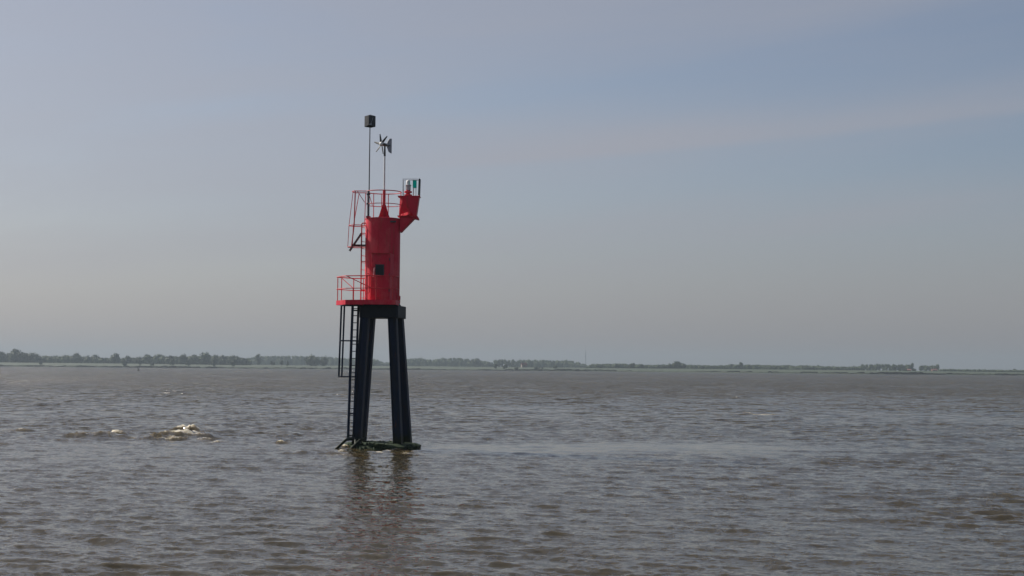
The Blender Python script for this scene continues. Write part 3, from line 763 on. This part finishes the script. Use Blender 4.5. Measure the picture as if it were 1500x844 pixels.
# wind waves run towards -y: their visible faces are the steep fronts, the more so where single waves are no longer modelled
spx = N('ShaderNodeSeparateXYZ'); nt.links.new(sl, spx.inputs[0])
fr_ = mth('MULTIPLY', aW, 1.0)
yy_ = mth('ADD', mth('MULTIPLY', spx.outputs[1], mth('SUBTRACT', 1.0, fr_)), mth('MULTIPLY', mth('ABSOLUTE', spx.outputs[1]), mth('MULTIPLY', fr_, -1.25)))
cbx = N('ShaderNodeCombineXYZ'); nt.links.new(spx.outputs[0], cbx.inputs[0]); nt.links.new(yy_, cbx.inputs[1])
sl = cbx.outputs[0]
gN = N('ShaderNodeNewGeometry')
nt.links.new(vm('NORMALIZE', vm('ADD', gN.outputs['Normal'], sl)), b.inputs['Normal'])
silt = noise_(.12, 5, .6, 0, (1, 2, 1))
mxc = N('ShaderNodeMix', data_type='RGBA'); nt.links.new(silt, mxc.inputs[0])
mxc.inputs[6].default_value = (.036, .0285, .013, 1); mxc.inputs[7].default_value = (.051, .040, .019, 1)
fn = noise_(7, 8, .8, .6, (1, .6, 1)); fmask = N('ShaderNodeMapRange', interpolation_type='SMOOTHSTEP')
nt.links.new(mth('ADD', mth('MULTIPLY', fn, 2.0), aF), fmask.inputs[0]); fmask.inputs[1].default_value = 1.55; fmask.inputs[2].default_value = 2.0
mxf = N('ShaderNodeMix', data_type='RGBA'); nt.links.new(fmask.outputs[0], mxf.inputs[0]); mxf.inputs[7].default_value = (.52, .485, .40, 1)
mxa = N('ShaderNodeMix', data_type='RGBA'); nt.links.new(mth('MULTIPLY', aF, 1.1, clamp=True), mxa.inputs[0]); nt.links.new(mxc.outputs[2], mxa.inputs[6]); mxa.inputs[7].default_value = (.12, .092, .038, 1)
nt.links.new(mxa.outputs[2], mxf.inputs[6])
nt.links.new(mxf.outputs[2], b.inputs['Base Color'])
nt.links.new(mth('MULTIPLY_ADD', fmask.outputs[0], .5, mth('MULTIPLY_ADD', aW, .10, .09)), b.inputs['Roughness'])
b.inputs['IOR'].default_value = 1.33; b.inputs['Specular IOR Level'].default_value = .42
b.inputs['Subsurface Weight'].default_value = .9; b.inputs['Subsurface Radius'].default_value = (.8, .65, .4); b.inputs['Subsurface Scale'].default_value = .6
me.materials.append(mt)

# ------------------------------------------------------------------ far bank
SH = 1500.0
def shore(x):
    t = min(1, max(0, (x - 60) / 260)); t = t * t * (3 - 2 * t)
    return SH - 200 * t + 12 * math.sin(x * .004) + 5 * math.sin(x * .021 + 1)
def ground_z(x, y):
    d = y - shore(x)
    top = 3.7 - .9 * min(1, max(0, (x + 600) / 1200))
    if d < 0: return -1.0
    if d < 3: return -1 + d / 3 * 1.7
    if d < 40: return .7 + (d - 3) / 37 * .5
    t = min(1, (d - 40) / 110); t = t * t * (3 - 2 * t)
    return 1.2 + (top - 1.2) * t + .35 * math.sin(x * .013 + y * .02) * t
xs = list(np.linspace(-6000, -900, 40)) + list(np.linspace(-880, 880, 220)) + list(np.linspace(900, 6000, 40))
ys = [-22, -8, -2, 0, 1, 3, 8, 14, 20, 40, 60, 80, 100, 120, 150, 200, 400, 900, 2100, 4900]
vs = [(x, shore(x) + y, ground_z(x, shore(x) + y)) for y in ys for x in xs]; nx = len(xs)
fs = [(i * nx + k, i * nx + k + 1, (i + 1) * nx + k + 1, (i + 1) * nx + k) for i in range(len(ys) - 1) for k in range(nx - 1)]
M['grass'] = mat('meadow_grass', (.020, .042, .016), .9, noise=((.036, .050, .022), (.012, .05, .02), .40, .62))
M['reed'] = mat('reeds', (.035, .036, .018), .9, noise=((.055, .05, .026), .2, .4, .7))
M['bark'] = mat('bark', (.07, .055, .04), .9, noise=((.04, .032, .025), 3, .4, .7))
land = MB().add(vs, fs).build('far_bank', M['grass']); tag(land, 'low green far bank of the river', kind='structure')
# reed fringe at the water's edge
mb = MB(); rr = random.Random(3)
x = -760.0
while x < 760:
    e = shore(x)
    w = rr.uniform(3, 8); hgt_ = rr.uniform(1.0, 2.0) * (1.0 + .5 * mnoise.noise(Vector((x * .01, 0, 0))))
    y = e + rr.uniform(1.5, 4)
    mb.add([(x, y, .0), (x + w, y + rr.uniform(-1, 1), .0), (x + w, y, hgt_ * .8), (x + w * .6, y + .6, hgt_), (x + w * .3, y + .6, hgt_ * .9), (x, y, hgt_ * .7),
            (x + w * .5, y + 4, hgt_ * .9), (x + w * .5, y + 6, .2)], [(0, 1, 2, 3, 4, 5), (5, 4, 3, 2, 6), (0, 5, 6, 7), (2, 1, 7, 6)])
    x += w * .75
tag(mb.build('reeds', M['reed']), 'dark fringe of reeds along the far waterline', kind='stuff')

# foliage
def leafmat(name, c1, c2):
    mt = bpy.data.materials.new(name); mt.use_nodes = True; nt = mt.node_tree; b = nt.nodes['Principled BSDF']
    g = nt.nodes.new('ShaderNodeNewGeometry'); tc = nt.nodes.new('ShaderNodeTexCoord'); n = nt.nodes.new('ShaderNodeTexNoise'); n.inputs['Scale'].default_value = .35
    nt.links.new(tc.outputs['Object'], n.inputs['Vector'])
    ad = nt.nodes.new('ShaderNodeMath'); ad.operation = 'MULTIPLY_ADD'; ad.inputs[1].default_value = .45
    nt.links.new(g.outputs['Random Per Island'], ad.inputs[0]); nt.links.new(n.outputs[0], ad.inputs[2])
    mr = nt.nodes.new('ShaderNodeMapRange'); mr.inputs[1].default_value = .4; mr.inputs[2].default_value = 1.0; nt.links.new(ad.outputs[0], mr.inputs[0])
    mx = nt.nodes.new('ShaderNodeMix'); mx.data_type = 'RGBA'; mx.inputs[6].default_value = (*c1, 1); mx.inputs[7].default_value = (*c2, 1)
    nt.links.new(mr.outputs[0], mx.inputs[0]); nt.links.new(mx.outputs[2], b.inputs['Base Color']); b.inputs['Roughness'].default_value = .75
    return mt
LEAF = [leafmat('dark_leaves', (.022, .042, .016), (.045, .070, .024)), leafmat('green_leaves', (.035, .062, .020), (.070, .105, .032)), leafmat('olive_leaves', (.045, .060, .024), (.085, .100, .040))]

def crown_mesh(mb, cx_, cy_, z0, z1, w, rnd, nleaf, shape='round', dx=0):
    h = z1 - z0; lobes = []
    nl = {'round': 7, 'tall': 6, 'bush': 5, 'broad': 10}[shape]
    for i in range(nl):
        t = rnd.random()
        if shape == 'tall': ox, oz, r = rnd.uniform(-.2, .2) * w, (.12 + .76 * i / (nl - 1)) * h, w * rnd.uniform(.28, .42) * (1 - .35 * abs(2 * i / (nl - 1) - 1))
        else:
            a = rnd.uniform(0, 2 * math.pi); rad = rnd.uniform(.05, .34) * w
            ox = rad * math.cos(a); oz = h * rnd.uniform(.28, .70) * (1 - .45 * abs(ox) / (w * .5)); r = min(w * .30, h * .42) * rnd.uniform(.7, 1.05)
        oy = rnd.uniform(-.3, .3) * w
        lobes.append((cx_ + ox, cy_ + oy, z0 + oz, r))
    if shape != 'tall': lobes.append((cx_ + rnd.uniform(-.1, .1) * w, cy_, z1 - min(w, h) * .28, min(w, h) * .28))
    if shape == 'broad':
        for sx_ in (-1, 1): lobes.append((cx_ + sx_ * w * .34, cy_, z0 + h * .38, min(w * .17, h * .38)))
    v, f = ICO1
    for (lx_, ly_, lz_, r) in lobes:
        o = [Vector(p) * r * .80 * rnd.uniform(.85, 1.1) for p in v]
        mb.add([(lx_ + p.x, ly_ + p.y, lz_ + p.z) for p in o], f)
    tot = sum(l[3] ** 2 for l in lobes)
    for (lx_, ly_, lz_, r) in lobes:
        for k in range(max(6, int(nleaf * r * r / tot))):
            d = Vector((rnd.gauss(0, 1), rnd.gauss(0, 1), rnd.gauss(0, 1) + .25)).normalized()
            c0 = Vector((lx_, ly_, lz_)) + d * r * rnd.uniform(.72, 1.12)
            s_ = rnd.uniform(.28, .62) * (r ** .5) * .9
            t1 = Vector((rnd.gauss(0, 1), rnd.gauss(0, 1), rnd.gauss(0, 1))).normalized(); t2 = d.cross(t1)
            if t2.length < .1: continue
            t2.normalize(); t1 = (d * .5 + t1).normalized()
            mb.add([c0 - t1 * s_, c0 + t2 * s_ * .7, c0 + t1 * s_, c0 - t2 * s_ * .7], [(0, 1, 2, 3)])
rt = random.Random(12)
def tree(px, py, wpx, Y, shape, lm, label, group, name='tree', cat='tree', squat=.02):
    base = P(px, 540, Y); bx = base.x; gz = ground_z(bx, Y)
    top = P(px, py - .8, Y).z; h = top - gz; w = wpx / FPX * Y
    if h < 2.2: print('LOW', px, py, round(h, 2)); h = 2.2
    t = empty(name, (bx, Y, gz)); tag(t, label, cat, group)
    tr_ = max(.12, h * .022); z0 = h * squat
    tb = MB().tube([(0, 0, -.3), (.1, 0, h * .3), (0, .1, h * .75)], [tr_ * 1.3, tr_, tr_ * .3], 6)
    for k in range(3):
        a = rt.uniform(0, 6.28); tb.tube([(0.05, 0, h * (.25 + .1 * k)), (math.cos(a) * w * .28, math.sin(a) * w * .28, h * (.5 + .1 * k))], [tr_ * .5, tr_ * .15], 5)
    tb.build('trunk', M['bark'], t)
    mb = MB()
    if shape in ('broad', 'round') and w * h > 60:
        mb.add([(p[0] * w * .40, p[1] * w * .36, h * .36 + p[2] * h * .40) for p in ICO1[0]], ICO1[1])
    crown_mesh(mb, 0, 0, z0, h, w, rt, int(min(900, 180 + w * h * 1.9)), shape)
    mb.build('crown', LEAF[lm], t)
    return t
G1 = 'trees along the far bank'; G2 = 'bushes near the far waterline'
TREES = [
 (3, 516.0, 20, 1720, 'broad', 0, 'tree cut by the left edge of the picture, left of the tallest far tree', G1),
 (21, 511.2, 22, 1700, 'round', 0, 'tallest far bank tree, a double domed crown near the left end', G1),
 (34, 517.2, 16, 1705, 'round', 0, 'round tree directly right of the tallest far bank tree', G1),
 (48, 517.6, 22, 1710, 'broad', 0, 'broad sloping tree, second to the right of the tallest far bank tree', G1),
 (69, 521.6, 18, 1850, 'broad', 1, 'low tree at the left end of the even hedge-like row', G1),
 (84, 522.0, 16, 1850, 'broad', 1, 'low tree in the middle of the even hedge-like row', G1),
 (97, 521.3, 18, 1850, 'broad', 1, 'low tree at the right end of the even hedge-like row, beside the flat topped tree', G1),
 (112, 517.0, 16, 1720, 'round', 0, 'square shouldered dark tree standing above the hedge-like row', G1),
 (129, 521.6, 13, 1760, 'round', 0, 'left one of the two joined trees between the square shouldered and the ball shaped tree', G1),
 (140, 520.4, 15, 1755, 'round', 0, 'right one of the two joined trees, left of the ball shaped tree', G1),
 (155, 525.5, 14, 1760, 'broad', 0, 'low tree in the dip just left of the ball shaped tree', G1),
 (169, 517.6, 14, 1730, 'round', 0, 'ball shaped single tree standing free of its neighbours', G1),
 (188, 521.6, 10, 1740, 'round', 0, 'small round tree right of the ball shaped tree, above the buoy', G1),
 (203, 523.6, 20, 1735, 'broad', 0, 'low spreading tree behind the dark buoy', G1),
 (217, 521.2, 16, 1730, 'broad', 1, 'tree on the rising left shoulder of the wide grove right of the buoy', G1),
 (232, 519.6, 22, 1725, 'broad', 1, 'highest tree in the wide grove right of the buoy', G1),
 (249, 521.0, 16, 1700, 'round', 0, 'dark tree at the right edge of the wide grove', G1),
 (267, 519.2, 13, 1690, 'round', 0, 'dark pointed tree between the two large groves left of the beacon', G1),
 (283, 520.2, 18, 1700, 'round', 1, 'left tree of the large pale grove', G1),
 (300, 518.2, 24, 1710, 'broad', 1, 'highest tree of the large pale grove left of the beacon', G1),
 (314, 520.2, 13, 1700, 'round', 1, 'right tree of the large pale grove', G1),
 (326, 520.8, 13, 1690, 'round', 0, 'narrow tree in the gap between the pale grove and the domed tree', G1),
 (344, 520.4, 22, 1680, 'broad', 0, 'domed tree at the right end of the left hand groves', G1),
 (356, 525.5, 12, 1690, 'round', 0, 'low tree trailing off to the right of the domed tree', G1),
 (379, 520.0, 9, 1850, 'tall', 0, 'slim upright tree standing alone in front of the long far wood', G1),
 (457, 519.6, 19, 1640, 'round', 0, 'large round tree left of the beacon ladder, in front of the far wood', G1),
 (474, 522.2, 13, 1645, 'round', 0, 'smaller round tree between the large round tree and the beacon ladder', G1),
 (542, 526.2, 16, 2000, 'broad', 1, 'tree seen between the beacon legs', G1),
 (613, 525.2, 26, 2300, 'broad', 0, 'first wide crown right of the beacon legs', G1),
 (697, 526.2, 18, 2150, 'round', 0, 'steep domed tree at the right end of the blue grove beyond the beacon', G1),
 (716, 531.2, 9, 2150, 'round', 0, 'small tree in the gap left of the row of poplars', G1),
 (813, 535.4, 6, 1600, 'round', 0, 'small dark tree alone on the green bank left of the radio mast', G1),
 (880, 535.6, 12, 1620, 'round', 0, 'first low dark tree right of the radio mast', G1),
 (903, 535.2, 9, 1620, 'round', 0, 'second low dark tree right of the radio mast', G1),
 (926, 533.8, 8, 1640, 'tall', 0, 'narrow upright tree midway between the radio mast and the big dark clump', G1),
 (940, 535.0, 10, 1640, 'round', 0, 'round tree just right of the narrow upright one beyond the mast', G1),
 (970, 534.8, 16, 1650, 'broad', 0, 'low tree leaning against the left of the big dark clump', G1),
 (992, 530.4, 24, 1650, 'broad', 0, 'big dark domed clump standing highest right of the radio mast', G1),
 (1057, 535.4, 11, 1750, 'round', 0, 'first of three rising round trees right of the big dark clump', G1),
 (1072, 534.0, 12, 1750, 'round', 0, 'second of three rising round trees right of the big dark clump', G1),
 (1084, 532.0, 9, 1750, 'tall', 0, 'upright square topped tree, last of the rising trees right of centre', G1),
 (1097, 534.2, 11, 1760, 'round', 1, 'round tree directly right of the upright square topped tree', G1),
 (1109, 534.8, 16, 1760, 'broad', 0, 'broad tree, second right of the upright square topped tree', G1),
 (1131, 537.4, 12, 1640, 'broad', 0, 'low dark tree left of the long low thicket', G1),
 (1183, 535.2, 17, 1620, 'broad', 0, 'dense dark tree standing alone right of the long low thicket', G1),
 (1199, 536.4, 6, 1900, 'tall', 0, 'small pointed tree right of the dense dark tree', G1),
 (1226, 538.8, 10, 1600, 'round', 0, 'larger of two dark round trees close to the water, right part of the bank', G1),
 (1239, 540.2, 8, 1600, 'round', 0, 'smaller of two dark round trees close to the water, right part of the bank', G1),
 (1251, 536.4, 4, 1900, 'tall', 0, 'thin spire shaped tree just left of the long poplar belt', G1),
 (1318, 542.2, 5, 1590, 'round', 0, 'dark tree left of the red roofed house below the poplar belt', G1),
 (1326, 541.0, 5, 1590, 'tall', 0, 'dark upright tree standing before the red roofed house', G1),
 (1339, 541.6, 5, 1590, 'tall', 0, 'dark upright tree right of the red roofed house at the end of the poplar belt', G1),
 (1438, 543.4, 13, 1900, 'broad', 0, 'broad low tree, first beyond the second poplar belt', G1),
 (1457, 545.0, 11, 1900, 'broad', 0, 'lowest flat tree between two taller ones near the right edge', G1),
 (1468, 543.2, 7, 1900, 'round', 0, 'small square crowned tree near the right edge', G1),
 (1486, 541.4, 14, 1900, 'round', 0, 'tallest tree near the right edge of the picture', G1),
 (1499, 547.0, 8, 1900, 'round', 0, 'low tree cut by the right edge of the picture', G1),
]
BUSH = [
 (59, 530.2, 6, 1560, 'lone dark bush on the meadow at the left, below the sloping tree'),
 (181, 528.6, 9, 1545, 'dark bush near the water left of the buoy'),
 (204, 528.4, 6, 1550, 'upright dark bush right above the buoy'),
 (223, 530.6, 7, 1560, 'small dark bush on the bank right of the buoy'),
 (252, 526.0, 10, 1560, 'large dark bush at the foot of the wide grove'),
 (275, 527.2, 9, 1560, 'large dark bush left of the pale grove'),
 (312, 526.6, 9, 1560, 'dark bush in front of the pale grove'),
 (342, 526.0, 11, 1560, 'dark bush in front of the domed tree'),
 (398, 529.6, 8, 1570, 'left bush of three on the open meadow before the far wood'),
 (412, 528.2, 6, 1560, 'darkest middle bush of three on the open meadow'),
 (421, 529.8, 6, 1560, 'right bush of three on the open meadow before the far wood'),
 (727, 533.6, 8, 1570, 'dark bush at the foot of the poplar row'),
 (740, 534.2, 8, 1580, 'second dark bush at the foot of the poplar row'),
 (757, 538.4, 14, 1550, 'low wide bush by the water left of the pale house'),
 (789, 538.4, 22, 1550, 'long low bush by the water right of the pale house'),
 (1014, 538.4, 10, 1580, 'low bush right of the big dark clump'),
 (1030, 536.8, 9, 1600, 'higher bush, second right of the big dark clump'),
 (1150, 539.4, 9, 1580, 'dark bush in the middle of the long low thicket'),
]
for (px, py, w, Y, sh, lm, lab, g) in TREES: tree(px, py, w * 1.28, Y, sh, lm, lab, g)
for (px, py, w, Y, lab) in BUSH: tree(px, py, w, Y, 'bush', 0, lab, G2, 'bush', 'bush', .02)

# poplar rows: every poplar a tree of its own
POP = 'poplars in rows on the far bank'
for lab0, xs_, py, Y in (('tall pale poplar in the short row right of the blue grove', [725.5, 730, 735, 740, 745, 750], 528.0, 2100),
                         ('tall poplar in the long belt left of the red roofed house', [1264, 1269, 1274, 1279, 1284, 1288, 1294, 1298.5, 1303, 1307.5, 1312, 1317, 1322, 1327, 1332, 1336.5], 535.0, 1850),
                         ('tall poplar in the second belt near the right edge, beyond the gap', [1349, 1353, 1357, 1361, 1365, 1369, 1373.5], 536.6, 1900)):
    for i, x_ in enumerate(xs_):
        tree(x_, py + rt.uniform(-.7, .6) - (.8 if i == len(xs_) - 1 else 0), 8.6, Y + rt.uniform(-15, 15), 'tall', 1,
             ('leftmost ' if i == 0 else 'rightmost ' if i == len(xs_) - 1 else '') + lab0, lab0.replace('tall pale poplar', 'poplars').replace('tall poplar', 'poplars'), squat=.05)

# distant woods read as one mass
def wood(name, label, prof, Y, lm, depth=60, dens=1.0):
    mb = MB()
    for i in range(len(prof) - 1):
        (xa, ya), (xb, yb) = prof[i], prof[i + 1]
        n = max(1, int((xb - xa) / 2.2 * dens))
        for k in range(n):
            t = (k + rt.random()) / n; px = xa + (xb - xa) * t; py = ya + (yb - ya) * t + rt.uniform(-.3, .9)
            yy = Y + rt.uniform(-depth, depth) / 2; top = P(px, py - 2.2, yy).z; bx = P(px, 540, yy).x; gz = ground_z(bx, yy)
            w = rt.uniform(8, 13) / FPX * yy
            hh_ = max(top - gz, 2.5)
            mb.add([(bx + p[0] * w * .55, yy + p[1] * w * .4, gz + hh_ * .30 + p[2] * hh_ * .48) for p in ICO1[0]], ICO1[1])
            crown_mesh(mb, bx, yy, gz + .2, max(top, gz + 2.5), w, rt, 70, 'broad' if rt.random() < .6 else 'round')
    return tag(mb.build(name, LEAF[lm]), label, kind='stuff')
wood('wood', 'dense wood behind the meadow at the left end of the far bank', [(-40, 519), (0, 518), (60, 523), (100, 523), (160, 526), (210, 525), (260, 523), (300, 523), (340, 523), (365, 527)], 1760, 1)
wood('wood', 'long level bluish wood behind the meadow left of the beacon', [(362, 526), (372, 523.5), (400, 522.6), (440, 522.8), (480, 524.2), (515, 526.5), (530, 527.5), (545, 526.5), (552, 528), (560, 532), (600, 533)], 2400, 1)
wood('wood', 'bluish wood behind the bank right of the beacon legs', [(575, 531), (600, 526.6), (622, 526.4), (634, 528.5), (648, 526), (672, 525.6), (684, 527), (690, 530), (705, 529.5), (722, 533)], 2250, 1)
wood('wood', 'level wood between the short poplar row and the radio mast', [(752, 530), (762, 528.4), (795, 528.6), (818, 529.6), (829, 528.8), (842, 530.5), (852, 534), (858, 536)], 2250, 1)
wood('wood', 'low tree belt between the radio mast and the big dark clump', [(862, 536), (880, 534.2), (905, 534.2), (925, 535), (950, 536.2), (972, 536), (1005, 536), (1040, 537), (1060, 537)], 1760, 1)
wood('wood', 'low tree belt from the big dark clump to the poplar belt', [(1055, 537), (1080, 536), (1110, 536), (1135, 536.4), (1160, 537), (1175, 537), (1200, 537.8), (1235, 539), (1262, 538.4)], 1760, 1)
wood('wood', 'thin low tree line at the right end of the far bank', [(1376, 544.5), (1390, 544.2), (1402, 545), (1412, 544.4), (1426, 545.6), (1440, 545.8), (1475, 546.4), (1500, 547.5), (1540, 548)], 1700, 1)
wood('thicket', 'long low thicket by the water right of centre', [(1120, 540), (1140, 538.5), (1152, 539.5), (1170, 541)], 1580, 0, 15)

# houses
def house(px, py, wpx, Y, rot, wallc, roofc, label):
    gz = ground_z(P(px, 540, Y).x, Y); w = wpx / FPX * Y; d = w * .7; top = P(px, py, Y).z - gz; eave = top * .5
    hse = empty('house', (P(px, 540, Y).x, Y, gz)); hse.rotation_euler.z = R(rot); tag(hse, label, 'house', 'houses on the far bank')
    MB().box((0, 0, eave / 2 - .2), (w, d, eave + .4)).add([(-w / 2, -d / 2, eave), (-w / 2, d / 2, eave), (-w / 2, 0, top - .1), (w / 2, -d / 2, eave), (w / 2, d / 2, eave), (w / 2, 0, top - .1)],
        [(0, 2, 1), (3, 4, 5)]).build('wall', wallc, hse)
    for s_ in (-1, 1):
        MB().plate([(-w / 2 - .3, s_ * (d / 2 + .4), eave - .25), (w / 2 + .3, s_ * (d / 2 + .4), eave - .25), (w / 2 + .3, 0, top), (-w / 2 - .3, 0, top)], .2).build('roof', roofc, hse)
    for i in (-1, 0, 1):
        MB().box((i * w * .3, -d / 2 - .03, eave * .5), (w * .1, .06, eave * .4)).build('window', M['pane'], hse)
    MB().box((w * .3, 0, top + .2), (.6, .6, 1.4)).build('chimney', M['brick'], hse)
M['brick'] = mat('brick', (.20, .11, .09), .8, noise=((.15, .09, .07), 3, .4, .7))
M['tile'] = mat('red_roof_tiles', (.22, .10, .08), .7, noise=((.17, .08, .07), 3, .4, .7))
M['render'] = mat('pale_render', (.26, .22, .19), .8, noise=((.2, .17, .15), 1, .4, .7))
house(767.5, 531.5, 8, 1640, 20, M['render'], M['tile'], 'small pale house with a red roof among trees between beacon and radio mast')
house(1331, 540.6, 7, 1640, -15, M['brick'], M['tile'], 'small red brick house at the right end of the long poplar belt')
house(1368.5, 540.6, 8, 1680, 10, M['brick'], M['tile'], 'small red brick house in front of the second poplar belt near the right edge')

# radio mast
MY = 4200
mb_ = P(857.8, 535, MY); gz = ground_z(mb_.x, MY); mtp = P(857.8, 508.5, MY).z - gz
rm = empty('radio_mast', (mb_.x, MY, gz)); tag(rm, 'thin grey lattice radio mast rising above the trees of the far bank', 'radio mast')
h = mtp; 
for k in range(3):
    a = 2 * math.pi * k / 3
    MB().tube([(1.5 * math.cos(a), 1.5 * math.sin(a), 0), (.55 * math.cos(a), .55 * math.sin(a), h * .72)], .36, 5).build('leg', M['dkgrey'], rm)
mb = MB(); n = 16
for i in range(n):
    for k in range(3):
        a = 2 * math.pi * k / 3; a2 = 2 * math.pi * (k + 1) / 3; r1 = 1.5 - .95 * i / n; r2 = 1.5 - .95 * (i + 1) / n
        z1_, z2_ = h * .72 * i / n, h * .72 * (i + 1) / n
        mb.tube([(r1 * math.cos(a), r1 * math.sin(a), z1_), (r2 * math.cos(a2), r2 * math.sin(a2), z2_)], .15, 4)
mb.build('lattice', M['dkgrey'], rm)
MB().tube([(0, 0, h * .70), (0, 0, h)], [.55, .25], 6).build('antenna', M['dkgrey'], rm)
for t, r_ in ((.42, 1.9), (.53, 1.6)):
    MB().lathe([(r_, 0), (r_, 1.2 if t < .8 else 2.5)], (0, 0, h * t), 12).build('platform', M['dkgrey'], rm)

# buoy
bp_ = wpt(202.8, 543.0)
by = empty('channel_buoy', (bp_.x, bp_.y, 0)); tag(by, 'dark channel buoy leaning in the current near the far bank at the left', 'buoy')
sc_ = bp_.y / FPX
hb_ = 5.6 * sc_
MB().lathe([(.3, -.3), (1.35 * sc_ * 1.2, 0), (1.5 * sc_ * 1.2, hb_ * .18), (1.0 * sc_, hb_ * .34), (.5 * sc_, hb_ * .5)], n=16).build('body', M['black'], by, smooth=True)
for k in range(3):
    a = 2 * math.pi * k / 3
    MB().tube([(.7 * sc_ * math.cos(a), .7 * sc_ * math.sin(a), hb_ * .3), (.2 * sc_ * math.cos(a), .2 * sc_ * math.sin(a), hb_ * .85)], .07, 5).build('strut', M['black'], by)
MB().lathe([(.45 * sc_, hb_ * .8), (.45 * sc_, hb_ * .98), (.1 * sc_, hb_)], n=12).build('top_mark', M['black'], by)
by.rotation_euler = (0, R(-16), 0)

# ------------------------------------------------------------------ haze
hz = MB().box((0, 0, 31), (13400, 13400, 66)).build('haze', M['white'])
hz.data.materials.clear(); mt = bpy.data.materials.new('haze_air'); mt.use_nodes = True; nt = mt.node_tree; nt.nodes.clear()
pv = nt.nodes.new('ShaderNodeVolumePrincipled'); o_ = nt.nodes.new('ShaderNodeOutputMaterial')
pv.inputs['Color'].default_value = (.36, .43, .50, 1); pv.inputs['Density'].default_value = .00023; pv.inputs['Anisotropy'].default_value = .20
nt.links.new(pv.outputs[0], o_.inputs['Volume']); hz.data.materials.append(mt)
tag(hz, 'pale blue grey haze over the river and the far bank', kind='stuff')
